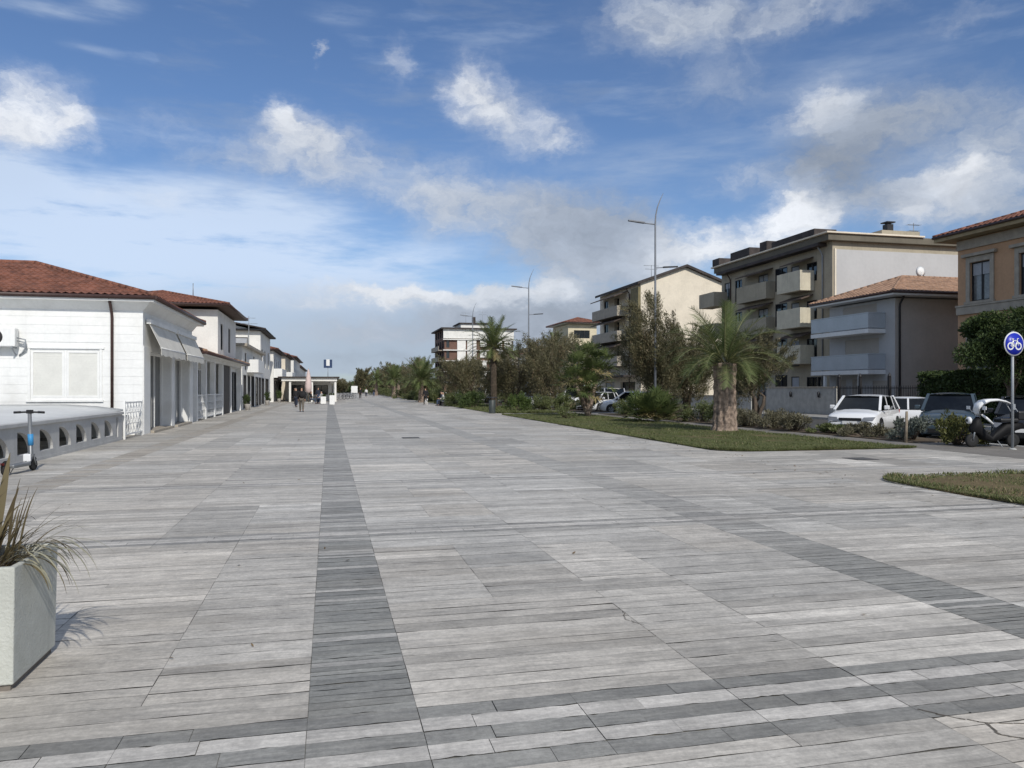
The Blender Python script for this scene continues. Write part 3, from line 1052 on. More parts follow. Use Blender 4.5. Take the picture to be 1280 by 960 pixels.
# shop awnings: cassette, drooping cloth with valance
for (a, c) in ((29.35, 34.05), (34.5, 38.95)):
    aw = MB()
    n = 14
    for i in range(n):
        y0, y1 = a + (c - a) * i / n, a + (c - a) * (i + 1) / n
        z3 = .03 * math.sin(i * 2.1)
        z4 = .03 * math.sin((i + 1) * 2.1)
        aw.quad((XL + .12, y0, 3.92), (XL + .12, y1, 3.92), (XL + .52, y1, 3.05), (XL + .52, y0, 3.05))
        aw.quad((XL + .52, y0, 3.05), (XL + .52, y1, 3.05), (XL + .53, y1, 2.78 + z4), (XL + .53, y0, 2.78 + z3))
    o = aw.build('awning', AWN, b1)
    so = o.modifiers.new('cloth', 'SOLIDIFY'); so.thickness = .012
    ca = MB().box(XL + .052, XL + .20, a - .03, c + .03, 3.90, 4.06)
    ca.tube([(XL + .52, a, 3.05), (XL + .52, c, 3.05)], .025, 6)
    ca.build('awning_cassette', WHITE, o)
# sign lettering-less white shop goods left out; air conditioner
ac = thing('air_conditioner', 'white outdoor air conditioning unit on the front wall of the white house', 'air conditioner', (-10.45, Y0 - .35, 2.95))
a = MB().box(-10.98, -10.10, Y0 - .42, Y0 - .08, 3.0, 3.62); a.build('casing', WHITE, ac, bevel=.03)
a = MB().lathe((-10.72, Y0 - .424, 3.31), [(.0, -.006), (.24, -.006), (.26, .0), (.26, .012)], 24, axis='y'); a.build('fan_grille', BLACK, ac)
a = MB()
for xx in (-10.75, -10.2):
    a.box(xx - .02, xx + .02, Y0 - .45, Y0 - .032, 2.95, 2.995); a.beam((xx, Y0 - .4, 2.95), (xx, Y0 - .035, 2.72), .03, .03)
a.build_each('bracket', GREYMETAL, ac)
a = MB().tube([(-10.10, Y0 - .2, 3.2), (-9.90, Y0 - .2, 3.15), (-9.88, Y0 - .16, 2.95), (-10.0, Y0 - .07, 2.8), (-10.1, Y0 - .05, 2.72)], .03, 6)
a.tube([(-10.10, Y0 - .25, 3.3), (-9.86, Y0 - .22, 3.24), (-9.85, Y0 - .16, 3.0), (-9.98, Y0 - .06, 2.85)], .025, 6)
a.build('pipe', GREYMETAL, ac)

# ---- terrace with curved openings in its parapet, in front of the white house
bal = thing('parapet_wall', 'low grey parapet wall with a row of quarter round openings and flat coping', 'wall', (XL, 20, 0))
t0, t1, zc = XL - .10, XL, .80
mb = MB()
ya, yb = 9.0, 26.25
cells = []
yy = 25.4
mb.box(t0, t1, 25.95, yb, 0, zc)
# narrow slot at the end
mb.box(t0, t1, 25.4, 25.95, 0, .12); mb.box(t0, t1, 25.4, 25.55, .12, zc); mb.box(t0, t1, 25.8, 25.95, .12, zc); mb.box(t0, t1, 25.55, 25.8, .72, zc)
y = 25.4
pitch = 1.28
while y - pitch > ya:
    c0, c1 = y - pitch, y                # cell
    o0, o1 = c0 + .20, c1 - .22          # opening: upright on the near side, curve falling to the far side
    zb, zt = .20, .69
    mb.box(t0, t1, c0, o0, 0, zc)
    mb.box(t0, t1, o1, c1, 0, zc)
    mb.box(t0, t1, o0, o1, 0, zb)
    mb.box(t0, t1, o0, o1, zt, zc)
    # spandrel outside the quarter curve
    n = 10
    pts = [(o0 + (o1 - o0) * math.sin(math.pi / 2 * i / n), zb + (zt - zb) * math.cos(math.pi / 2 * i / n)) for i in range(n + 1)]
    for (p, q) in zip(pts, pts[1:]):
        top = zt
        vs = [(t1, p[0], p[1]), (t1, q[0], q[1]), (t1, q[0], top), (t1, p[0], top), (t0, p[0], p[1]), (t0, q[0], q[1]), (t0, q[0], top), (t0, p[0], top)]
        mb.add(vs, [(0, 1, 2, 3), (7, 6, 5, 4), (1, 0, 4, 5)])
    y -= pitch
mb.box(t0, t1, ya - 2, y, 0, zc)
mb.build('wall_panel', GREYPAINT, bal)
MB().box(t0 - .04, t1 + .05, ya - 2, yb + .02, zc, zc + .085).build('coping', GREYPAINT, bal, bevel=.012)
si = MB()
MB().box(t0 - .02, t1 + .015, ya - 2, yb, 0, .07).build('plinth', GREYPAINT, bal)

ter = thing('terrace_cover', 'broad pale sheet covering the terrace behind the low parapet wall', 'cover', (-11, 22, 0))
n = 12
mb = MB(); vs = []; fs = []
for i in range(n + 1):
    for j in range(n + 1):
        x = -18 + (XL - .35 + 18) * i / n; y = 8 + (28.4 - 8) * j / n
        vs.append((x, y, .80 + .28 * max(0, (y - 15) / 13.4) * min(1, (XL - x + .4) / 2.2) + .012 * math.sin(i * 1.9) * math.sin(j * 1.3)))
for i in range(n):
    for j in range(n):
        k = i * (n + 1) + j
        fs.append((k, k + n + 1, k + n + 2, k + 1))
mb.add(vs, fs, 0, True)
o = mb.build('cover_sheet', pm('grey_white_sheet', (.62, .63, .62), .7, .05, .6), ter)
so = o.modifiers.new('sheet', 'SOLIDIFY'); so.thickness = .03
MB().box(-18, XL - .4, 27.9, 28.85, 0, .70).build('base', GREYPAINT, ter)

lat = thing('lattice_fence', 'white lattice fence panel with curved crossbars between the parapet and the white house', 'fence', (XL, 27.6, 0))
def lattice(root, x, y0, y1, z0, z1, mat, cell=.33, name='lattice_panel', gapz=None):
    mb = MB()
    mb.box(x - .03, x + .03, y0, y0 + .06, 0, z1 + .04); mb.box(x - .03, x + .03, y1 - .06, y1, 0, z1 + .04)
    mb.build_each('post', mat, root)
    mb = MB()
    mb.box(x - .022, x + .022, y0 + .062, y1 - .062, z1 - .05, z1); mb.box(x - .022, x + .022, y0 + .062, y1 - .062, z0, z0 + .05)
    ny = max(1, round((y1 - y0 - .12) / cell)); nz = max(1, round((z1 - z0) / cell))
    cy, cz = (y1 - y0 - .12) / ny, (z1 - z0) / nz
    for i in range(ny):
        for j in range(nz):
            a, b = y0 + .06 + i * cy, z0 + j * cz
            if i: mb.box(x - .012, x + .012, a - .012, a + .012, z0 + .05, z1 - .05) if j == 0 else None
            if j: mb.box(x - .010, x + .010, a + .013, a + cy - .013, b - .012, b + .012)
            mb.beam((x + .016, a + .02, b + .02), (x + .016, a + cy - .02, b + cz - .02), .008, .02)
            mb.beam((x - .016, a + .02, b + cz - .02), (x - .016, a + cy - .02, b + .02), .008, .02)
    mb.build(name, mat, root)
lattice(lat, XL + .02, 26.42, 28.8, .12, 1.18, WHITE, .40)

# ---- two-storey house with a veranda
b2 = thing('two_storey_house', 'white two storey house with red tiled roof behind a low tiled veranda', 'house', (-9, 52, 0))
box_walls(b2, -15, -6.75, 51, 60.5, 0, 6.55, WHITE2, front=[(3.2, 4.4, 4.2, 5.6, 'win')], side=[(1.3, 2.5, 4.1, 5.8, 'win', .16, DARKMETAL), (5.2, 6.4, 4.1, 5.8, 'win', .16, DARKMETAL)])
hip_roof(b2, -15, -6.75, 51, 60.5, 6.85, 1.3, ROOFRED, ov=.75, axis='x', fascia=BROWNMETAL, soffit=pm('brown_wood_soffit', (.09, .06, .045), .7), thick=.12)
# veranda
mb = MB()
for y in (40.5, 43.4, 46.6, 50.0, 54.2, 59.8):
    mb.box(XL - .28, XL, y - .14, y + .14, 0, 3.1)
mb.build_each('veranda_column', WHITE, b2, bevel=.01)
MB().box(XL - .3, XL + .02, 40.3, 60.0, 3.1, 3.32).build('veranda_beam', WHITE, b2)
vw = MB()
wallface(vw, b2, (XL - 1.0, 40.3), (XL - 1.0, 50.9), 0, 3.1, [(.4, 3.0, .9, 2.75, 'win', .06, WHITE), (3.6, 5.6, .02, 2.75, 'door', .06, WHITE), (6.2, 9.4, .7, 2.75, 'win', .06, WHITE)])
wallface(vw, b2, (-12, 40.3), (XL - 1.0, 40.3), 0, 3.1)
vw.build('veranda_wall', WHITE2, b2)
MB().box(XL - .34, XL - .10, 50.2, 54.0, .02, 3.08).build('shade_panel', pm('opening_shade', (.05, .042, .036), .6, .2, 3), b2, bevel=.01)  # dark panel painted as the shade inside an open bay
vw = MB()
wallface(vw, b2, (XL - .35, 50.3), (XL - .35, 60), 0, 3.1, [(4.3, 9.2, .02, 2.8, 'door', .05, DARKMETAL)])
vw.build('shopfront', WHITE, b2)
hip_roof(b2, XL - 5.3, XL, 40.3, 60.0, 3.42, 1.0, ROOFORANGE, ov=.5, axis='y', soffit=WHITE, fascia=BROWNMETAL, thick=.09, tile=.26, amp=.045)
antenna(b2, -9, 56, 7.9, .9, ())
for k, (y0, y1, lb) in enumerate(((40.75, 43.2, 'white trellis panel at the near end of the veranda'), (43.65, 46.4, 'white trellis panel between the middle veranda columns'), (46.9, 49.8, 'white trellis panel at the dark shop end of the veranda'))):
    lf = thing('trellis_fence', lb, 'fence', (XL, (y0 + y1) / 2, 0), group='white trellis panels along the veranda')
    lattice(lf, XL - .05, y0, y1, .1, 1.3, WHITE, .42)

# ---- third house: flat front block with balcony, gabled block behind
b3 = thing('gabled_house', 'cream two storey house with low gable, flat roofed front block and rooftop antenna', 'house', (-9, 75, 0))
box_walls(b3, -15, -6.5, 62.5, 80, 0, 4.9, WHITE2, front=[(5.6, 6.8, 3.0, 4.3, 'win')], side=[(.8, 2.6, .02, 2.7, 'door', .05, DARKMETAL), (4, 5.6, .02, 2.7, 'dark', .05, DARKMETAL), (7.2, 9.4, .02, 2.7, 'door', .05, DARKMETAL), (11, 13.2, .02, 2.7, 'dark', .05, DARKMETAL), (14.2, 16.4, .02, 2.7, 'door', .05, DARKMETAL), (2, 3.2, 3.1, 4.5, 'win'), (9, 10.2, 3.1, 4.5, 'win')])
MB().box(-15.2, -6.1, 62.2, 80.0, 4.9, 5.12).build('flat_roof', GREYSTONE, b3, bevel=.02)
box_walls(b3, -15, -6.6, 80.0, 93, 0, 7.3, WHITE2, front=[(6.0, 7.2, 5.5, 6.7, 'blind')], side=[(1.2, 2.6, 3.8, 5.6, 'win'), (5, 6.4, 3.8, 5.6, 'win'), (9.5, 11, 3.8, 5.6, 'win'), (1, 4, .02, 2.7, 'door', .05, DARKMETAL), (6, 10, .02, 2.7, 'dark', .05, DARKMETAL)], name='upper_wall')
hip_roof(b3, -15, -6.6, 80.0, 93, 7.5, .9, ROOFDARK, ov=.55, axis='y', fascia=DARKMETAL, hipx0=False, hipx1=False, tile=.4, amp=.03, soffit=ROOFDARK)
MB().prism([(-15, 80.02, 7.3), (-6.6, 80.02, 7.3), (-10.8, 80.02, 8.3)], (0, .2, 0)).build('gable', WHITE2, b3)
mb = MB().box(-6.5, -5.6, 66, 72, 2.95, 3.1).box(-5.68, -5.6, 66, 72, 3.1, 4.0).box(-6.5, -5.68, 66, 66.08, 3.1, 4.0)
mb.build('balcony', WHITE, b3, bevel=.01)
downpipe(b3, -7.3, 62.5, 0, 4.8, (0, -1), DARKMETAL)
antenna(b3, -7.6, 79, 5.1, 3.6, ((.95, .6), (.8, .8)))

# ---- further houses of the row
DKSOF = pm('brown_wood_soffit', (.09, .06, .045), .7)
def row_house(label, y0, y1, h, rise, seed, wallm=WHITE2, roofm=ROOFRED, x1=-6.5, balc=True, cat='house'):
    rr = random.Random(seed)
    b = thing('seaside_house', label, cat, (x1 - 4, (y0 + y1) / 2, 0))
    L = y1 - y0
    n = max(2, int(L / 4))
    hs = []
    for i in range(n):
        a = L * (i + .2) / n
        hs.append((a, a + L / n * .6, .02, 2.6, rr.choice(['door', 'dark']), .05, DARKMETAL))
        hs.append((a + .4, a + .4 + 1.2, 3.6, 5.3, 'win'))
    box_walls(b, x1 - 8, x1, y0, y1, 0, h, wallm, front=[(6.2, 7.3, h - 2.2, h - .9, 'win'), (3.2, 4.3, h - 2.2, h - .9, 'win')], side=hs)
    hip_roof(b, x1 - 8, x1, y0, y1, h + .2, rise, roofm, ov=.6, axis='y', fascia=BROWNMETAL, tile=.4, amp=.05, soffit=DKSOF)
    if balc:
        c = MB().box(x1, x1 + 1.0, y0 + .3, y0 + L * .6, 2.95, 3.12).box(x1 + .9, x1 + 1.0, y0 + .3, y0 + L * .6, 3.12, 4.05).box(x1, x1 + .9, y0 + .3, y0 + .4, 3.12, 4.05)
        c.build('balcony', WHITE, b, bevel=.01)
    MB().box(x1, x1 + 1.3, y0 + .5, y1 - .5, 2.72, 2.80).build('canopy', ROOFDARK, b)
    return b
row_house('white seaside house with brick red roof and solid white balcony beyond the gabled house', 97, 113, 6.2, 1.2, 1)
row_house('cream seaside house with dark red roof half hidden behind the pink parasol', 117, 134, 6.4, 1.5, 2, wallm=CREAM, roofm=ROOFRED, x1=-6.2)
row_house('pale seaside house with brick red roof rising behind the cafe', 140, 170, 7.0, 1.2, 3, wallm=WHITE2, roofm=ROOFRED, x1=-6.0, balc=False)
row_house('farthest low white house of the left row beyond the cafe', 176, 230, 6.5, 1.2, 4, balc=False)

# ---- cafe pavilion across the strip
cf = thing('cafe_pavilion', 'low white cafe pavilion with thin dark flat roof at the end of the left row', 'cafe', (-1.8, 104, 0))
MB().box(-6.0, 1.3, 97, 150, 2.95, 3.1).build('roof', ROOFDARK, cf, bevel=.02)
MB().box(-5.6, 1.0, 97.3, 149.6, 2.55, 2.945).build('fascia', WHITE2, cf)
for (x, y) in ((-4.6, 97.6), (-2.0, 97.6), (.8, 97.6), (.8, 106), (.8, 116), (.8, 128), (.8, 140)):
    MB().box(x - .12, x + .12, y - .12, y + .12, 0, 2.55).build('post', WHITE2, cf)
mb = MB()
wallface(mb, cf, (-5.6, 106), (.4, 106), 0, 2.55, [(.5, 2.4, .02, 2.1, 'door'), (2.9, 5.5, .8, 2.1, 'win')])
wallface(mb, cf, (.4, 106), (.4, 149), 0, 2.55, [(3 + i * 5.0, 6.8 + i * 5.0, .8, 2.1, 'win') for i in range(8)])
mb.build('wall', WHITE2, cf)
# blue frame sign above the roof
sg = thing('roof_sign', 'blue upright letter U sign with white middle on a thin pole above the cafe', 'sign', (-.1, 100, 0))
MB().tube([(-.1, 100, 3.1), (-.1, 100, 4.25)], .04, 6).build('pole', GREYMETAL, sg)
BLUE = pm('sign_blue', (.02, .075, .33), .4, .05, 2)
u_ = MB().box(-.62, -.32, 99.93, 100.07, 4.25, 5.3).box(.12, .42, 99.93, 100.07, 4.25, 5.3).box(-.32, .12, 99.93, 100.07, 4.25, 4.5)
u_.build('letter', pm('sign_navy', (.025, .05, .12), .4), sg)
MB().box(-.30, .10, 99.96, 100.04, 4.52, 5.32).build('sign_face', WHITE, sg)
# ================================================================== RIGHT SIDE OF THE ROAD
# ---- orange-tan villa, nearest on the right
ba = thing('tan_villa', 'tall orange tan villa with stone window surrounds at the right edge, nearest across the road', 'house', (39, 22, 0))
hs = []
for k in range(7):
    a = .82 + k * 2.98
    hs.append((a, a + 1.28, 6.2, 8.25, 'half', .2, DARKMETAL))
    hs.append((a, a + 1.28, 2.2, 4.4, 'half', .2, DARKMETAL))
box_walls(ba, 33, 46, 12, 34.7, 0, 9.55, TAN, front=[(3, 4.3, 6.2, 8.2, 'win')], back=hs, far=[(4, 5.2, 6.2, 8.2, 'win')])
for k in range(7):
    y = 34.7 - (.82 + k * 2.98)
    for z0, z1 in ((6.2, 8.25), (2.2, 4.4)):
        tr = MB()
        tr.box(32.93, 32.997, y - .002, y + .24, z0, z1 + .3); tr.box(32.93, 32.997, y - 1.28 - .24, y - 1.278, z0, z1 + .3)
        tr.box(32.935, 32.997, y - 1.276, y - .004, z1 + .002, z1 + .3)
        tr.box(32.78, 32.997, y - 1.28 - .42, y + .42, z1 + .31, z1 + .47)
        tr.box(32.86, 32.997, y - 1.28 - .3, y + .3, z0 - .14, z0 - .003)
        tr.build('window_surround', GREYSTONE, ba, bevel=.01)
tr = MB().box(32.88, 32.997, 12, 34.72, 5.55, 5.95).box(32.84, 32.997, 12, 34.74, 5.955, 6.05).box(32.9, 32.997, 12, 34.7, 9.0, 9.5)
tr.build_each('string_course', GREYSTONE, ba, bevel=.01)
hip_roof(ba, 33, 46, 12, 34.7, 9.86, 2.3, ROOFRED, ov=.85, axis='y', fascia=BROWNMETAL, soffit=pm('ochre_soffit', (.33, .26, .15), .8), thick=.3, tile=.3)

# ---- pale three-storey house with balconies
bb = thing('balcony_house', 'pale grey three storey house with glass balconies and orange tiled hip roof', 'house', (38, 42.4, 0))
hs = [(1.4, 4.6, 5.45, 6.9, 'blind', .2, WHITE), (1.6, 4.8, 2.95, 4.75, 'blind', .2, WHITE), (.7, 1.7, .02, 2.2, 'dark', .3, DARKMETAL), (2.3, 3.2, .02, 2.2, 'blind', .2, WHITE), (4.2, 5.6, .9, 2.1, 'blind', .2, WHITE)]
box_walls(bb, 33, 44, 39.4, 45.6, 0, 7.05, TAUPE, front=[(3.9, 5.2, 1.6, 1.9, 'blind', .1, WHITE)], back=())
bw = MB()
wallface(bw, bb, (32.98, 45.58), (32.98, 39.42), 0, 7.05, hs)
bw.quad((32.98, 39.42, 0), (33, 39.42, 0), (33, 39.42, 7.05), (32.98, 39.42, 7.05))
bw.build('street_wall', PALEGREY, bb)
BALG = pm('frosted_balcony_glass', (.46, .50, .53), .25, .05, 1)
for z in (2.75, 5.25):
    balcony(bb, 31.75, 32.98, 40.2, 45.9, z, 1.0, WHITE, slab=.26, rail=BALG)
pm_ = MB()
for y in (41.2, 44.6):
    pm_.box(31.85, 32.0, y - .08, y + .08, 0, 2.48)
pm_.build_each('porch_post', WHITE, bb)
hip_roof(bb, 33, 44, 39.4, 45.6, 7.35, 1.5, ROOFORANGE, ov=.95, axis='x', fascia=BROWNMETAL, soffit=WHITE, thick=.22, tile=.3, hipx1=False)
downpipe(bb, 33.25, 39.4, 0, 7.1, (0, -1), DARKMETAL, .06)
dsh = MB().lathe((37.6, 42.5, 9.25), [(0, .0), (.2, .03), (.36, .11)], 16, axis='y')
dsh.tube([(37.6, 42.5, 8.6), (37.6, 42.5, 9.25)], .03, 6)
dsh.build('satellite_dish', WHITE, bb)

# ---- big apartment block
bc = thing('apartment_block', 'large beige four storey apartment block with blank pale end wall and dark attic', 'apartment building', (41, 53.5, 0))
hs = []
for z in (9.25, 6.55, 3.85, 1.1):
    hs += [(.5, 1.5, z, z + 1.5, 'half'), (10.4, 11.4, z - .6, z + 1.4, 'blind', .12), (12.3, 13.5, z, z + 1.35, 'win', .12)]
    hs += [(8.3, 9.9, z - (.2 if z > 2 else 0), z + 1.55, 'win', .10), (5.9, 7.3, z - .1, z + 1.4, 'half', .12), (2.3, 3.4, z - .5, z + 1.5, 'win', .1)]
    hs += [(12.9, 14.2, z, z + 1.35, 'win')] if z < 3 else []
box_walls(bc, 33.5, 50, 46, 61.2, 0, 11.7, BEIGE, back=hs)
MB().box(33.75, 49.6, 45.93, 45.996, 0, 11.15).build('end_wall_panel', PALEGREY, bc)
MB().box(33.62, 33.74, 45.90, 45.996, 0, 11.2).build('corner_strip', CREAM, bc)
MB().box(32.9, 50.2, 45.6, 61.5, 11.7, 12.15).build('roof_band', pm('overhang_shade_beige', (.15, .135, .105), .85, .1, .8, streak=.2), bc, bevel=.02)  # beige band darkened, the overhang's shade put into its colour
MB().box(32.7, 40.5, 45.45, 61.7, 12.155, 12.27).build('roof_edge', CREAM, bc, bevel=.02)
rf = MB()
rf.box(32.72, 34.5, 46.9, 52.2, 12.28, 12.72)
rf.box(32.78, 33.48, 46.6, 60.9, 11.45, 11.69)
rf.box(32.75, 35, 52.9, 53.9, 12.3, 13.0); rf.box(32.75, 35, 55.4, 58.4, 12.3, 12.95); rf.box(32.75, 35, 60.3, 61.5, 12.3, 12.9)
rf.box(42.6, 50.3, 45.5, 61.6, 12.155, 12.4)
rf.build_each('attic', ROOFDARK, bc, bevel=.03)
MB().box(38.4, 41.6, 47.2, 50, 12.3, 12.95).build('roof_hut', BEIGE, bc)
MB().box(39.2, 39.7, 47.6, 48.1, 12.95, 13.5).box(39.1, 39.8, 47.5, 48.2, 13.6, 13.68).tube([(39.45, 47.85, 13.5), (39.45, 47.85, 13.6)], .2, 8).build('chimney', DARKMETAL, bc)
antenna(bc, 42.2, 48.5, 12.4, 1.5, ((.9, .5), (.6, .4)))
downpipe(bc, 33.5, 47.0, 0, 11.4, (-1, 0), GREYMETAL, .05)
downpipe(bc, 33.5, 59.6, 0, 11.4, (-1, 0), BROWNMETAL, .05)
LIT = pm('sunlit_balcony_beige', (.60, .55, .43), .8, .08, 1.5, .2, 50, streak=.25)  # facade beige brightened, sunlight on the balcony ends put into the colour
for z, h in ((8.75, 1.25), (6.15, 1.2), (3.55, 1.15)):
    balcony(bc, 32.35, 33.5, 48.0, 50.9, z, h, LIT, t=.12)
for z, h in ((8.75, 1.15), (6.1, 1.05), (3.5, 1.05)):
    balcony(bc, 32.75, 33.5, 53.0, 57.4, z, h, BEIGE, t=.12)
for z in (8.9, 6.2):
    balcony(bc, 32.2, 33.5, 60.2, 62.9, z, 1.05, BEIGE, t=.12, name='corner_balcony')
for z in (11.0, 8.35, 5.7):
    for y0, y1 in ((48.1, 50.8), (53.2, 57.2)):
        a = MB().prism([(33.48, y0, z), (33.48, y0, z - .1), (32.5, y0, z - .42), (32.5, y0, z - .34)], (0, y1 - y0, 0))
        a.build('awning', AWNDARK, bc)

# ---- cream gabled block
bd = thing('gabled_block', 'tall cream apartment block with blank gable end and brown awnings over its balconies', 'apartment building', (39, 86, 0))
hs = []
for z in (11.0, 8.1, 5.2):
    hs += [(1.5, 2.9, z, z + 1.5, 'win'), (5, 6.6, z - .8, z + 1.5, 'dark', .5), (9.5, 11.0, z - .8, z + 1.5, 'dark', .5)]
hs += [(2, 5, .02, 2.4, 'blind'), (7, 11.5, .02, 2.4, 'dark', .4)]
box_walls(bd, 33.6, 44.4, 79.4, 92.5, 0, 13.3, CREAM, back=hs)
MB().prism([(33.6, 79.405, 13.3), (44.4, 79.405, 13.3), (39, 79.405, 15.25)], (0, 13, 0)).build('gable', CREAM, bd)
rf = MB()
for s in (-1, 1):
    rf.prism([(39, 79.0, 15.27), (39, 79.0, 15.55), (39 + s * 5.9, 79.0, 13.42), (39 + s * 5.9, 79.0, 13.14)], (0, 14, 0))
rf.build('roof', ROOFDARK, bd)
for z in (10.2, 7.3, 4.4):
    o = balcony(bd, 32.2, 33.6, 83, 91.6, z, 1.0, GREYSTONE, t=.12)
    a = MB().prism([(33.58, 83.2, z + 2.75), (33.58, 83.2, z + 2.65), (31.9, 83.2, z + 2.0), (31.9, 83.2, z + 2.1)], (0, 8.2, 0))
    a.build('awning', AWNDARK, bd)
MB().box(31.8, 33.58, 80, 92, 2.95, 3.15).build('canopy', ROOFDARK, bd)
MB().box(33.3, 33.597, 79.42, 81.6, 3.2, 12.9).build('corner_panel', pm('olive_panel', (.20, .17, .09), .8), bd)
downpipe(bd, 33.6, 82.6, 0, 13.0, (-1, 0), BROWNMETAL, .06)
antenna(bd, 41.5, 84, 14.0, 1.4, ((.9, .7),))
antenna(bd, 36, 82, 14.2, 1.6, ((.95, .9), (.7, .7)))

# ---- lower house between the gabled block and the tower villa
bl = thing('low_house', 'low cream house with sloping dark roof between the gabled block and the tower villa', 'house', (38, 99, 0))
box_walls(bl, 34, 43, 94, 105, 0, 7.0, CREAM, front=[(1, 2.2, 4, 5.4, 'win')], back=[(2, 3.2, 4, 5.5, 'win'), (6, 7.2, 4, 5.5, 'win'), (2, 3.2, 1, 2.5, 'win'), (6, 8.2, .02, 2.5, 'dark')])
hip_roof(bl, 34, 43, 94, 105, 7.2, 1.5, ROOFDARK, ov=.8, axis='y', fascia=DARKMETAL, tile=.5, amp=.04)

# ---- villa with tower
be = thing('tower_villa', 'cream villa with a square tower, wide top window and low red hip roof', 'house', (37, 114, 0))
box_walls(be, 34.9, 39.4, 110, 118, 0, 11.3, pm('yellow_cream_stucco', (.66, .59, .43), .85, .06, .8), front=[(.9, 3.4, 9.2, 10.4, 'win'), (1.3, 3.0, 5.5, 7.2, 'win')], back=[(2, 3.4, 9.2, 10.4, 'win'), (5, 6.4, 6, 7.5, 'win')])
hip_roof(be, 34.9, 39.4, 110, 118, 11.55, .95, ROOFRED, ov=.9, axis='y', fascia=BROWNMETAL, tile=.5, amp=.04)
box_walls(be, 39.4, 46, 111, 120, 0, 8.6, WHITE2, front=[(1.5, 3, 6, 7.4, 'win')], name='wing_wall')
MB().box(39.2, 46.3, 110.7, 120.3, 8.6, 8.85).build('wing_roof', ROOFDARK, be)

# ---- brown and white apartment block in the distance
BRICK = pm('brown_brick', (.155, .09, .068), .85, .15, .4)
bf = thing('brown_block', 'distant brown and white striped apartment block with rooftop antennas behind the tall palm', 'apartment building', (37, 205, 0))
hs = []
for k in range(6):
    z = 1.2 + k * 2.75
    for (a, b) in ((.5, 1.3), (10.4, 11.2), (11.9, 13.2)):
        hs.append((a, b, z, z + 1.9, 'win'))
box_walls(bf, 28.9, 47, 196, 214, 0, 17.0, BRICK, front=hs, back=[(2 + i * 4, 4.6 + i * 4, 1.2 + k * 2.75, 3.1 + k * 2.75, 'win') for i in range(4) for k in range(6)])
mb = MB()
for k in range(7):
    z = .55 + k * 2.75
    mb.box(28.5, 47.3, 195.35, 195.99, z - .12, z + .12)
mb.box(28.6, 47.2, 195.7, 195.99, 14.6, 17.0)
mb.build_each('floor_slab', WHITE2, bf)
mb = MB()
for k in range(5):
    z = .67 + k * 2.75
    mb.box(32.2, 34.4, 195.6, 195.98, z, z + 2.5); mb.box(34.8, 37.2, 195.6, 195.98, z, z + 2.5)
    mb.box(38.2, 39.9, 195.6, 195.98, z + .8, z + 2.5); mb.box(42.4, 44.0, 195.6, 195.98, z, z + 2.5); mb.box(44.6, 46.6, 195.6, 195.98, z + .3, z + 2.5)
mb.build_each('white_panel', WHITE2, bf)
mb = MB()
for k in range(5):
    z = .67 + k * 2.75
    mb.box(27.6, 28.89, 198, 212, z - .2, z); mb.box(27.6, 27.72, 198, 212, z, z + 1.0)
mb.build('side_balcony', GREYSTONE, bf)
MB().box(28.0, 47.9, 195.0, 215, 17.0, 17.35).build('roof', ROOFDARK, bf)
MB().box(33.5, 40.5, 198, 208, 17.35, 18.6).build('penthouse', WHITE2, bf)
MB().box(33.0, 41.0, 197.5, 208.5, 18.6, 18.85).build('penthouse_roof', ROOFDARK, bf)
antenna(bf, 35, 199, 18.8, 3.0, ((.9, 1.2), (.6, .8)))
antenna(bf, 39.5, 199, 18.8, 3.4, ((.9, 1.4), (.7, 1.0)))
MB().box(37, 37.8, 200, 201, 18.85, 20.6).build('chimney', ROOFDARK, bf)

# ---- more houses far along the road
def road_house(label, x0, y0, w, l, h, rise, wallm, roofm):
    b = thing('roadside_house', label, 'house', (x0 + w / 2, y0 + l / 2, 0))
    box_walls(b, x0, x0 + w, y0, y0 + l, 0, h, wallm, front=[(1.5 + i * 3, 2.7 + i * 3, z, z + 1.5, 'win') for i in range(int(w / 3.2)) for z in (1.2, 4.2)], back=[(1.5 + i * 3, 2.7 + i * 3, z, z + 1.5, 'win') for i in range(int(l / 3.2)) for z in (1.2, 4.2)])
    hip_roof(b, x0, x0 + w, y0, y0 + l, h + .2, rise, roofm, ov=.7, axis='y', fascia=BROWNMETAL, tile=.6, amp=.05)
road_house('pale house with red hip roof behind the tamarisks, left of the tower villa', 34, 124, 11, 14, 7.5, 1.6, WHITE2, ROOFRED)
road_house('cream house with dark roof far along the road, right behind the brown and white block', 35, 145, 12, 16, 8.5, 1.6, CREAM, ROOFDARK)

road_house('narrow cream house with brown roof squeezed between the tan villa and the apartment block', 45, 38.5, 7, 6.5, 9.6, 1.2, CREAM, ROOFRED)

# ---- garden walls and fences along the far sidewalk
def garden_wall(label, y0, y1, h, mat, lamps=(), x=30.0):
    w = thing('garden_wall', label, 'garden wall', (x, (y0 + y1) / 2, 0))
    MB().box(x, x + .22, y0, y1, 0, h).build('masonry', mat, w, bevel=.01)
    MB().box(x - .05, x + .27, y0 - .02, y1 + .02, h + .002, h + .09).build('coping', GREYSTONE, w, bevel=.01)
    for y in lamps:
        m = MB().box(x - .12, x - .003, y - .03, y + .03, h - .60, h - .56).lathe((x - .12, y, h - .5), [(.02, .28), (.09, .22), (.07, -.05), (.02, -.09)], 8)
        m.build('lantern', DARKMETAL, w)
    return w
garden_wall('grey rendered garden wall with two black lanterns behind the white car', 41.0, 48.5, 1.65, CONC, (42.4, 45.4))
garden_wall('low tan garden wall with stone coping behind the big date palm', 50.5, 64, 1.0, CONC)
garden_wall('low grey garden wall in front of the cream gabled block', 68, 92, 1.3, GREYPAINT)

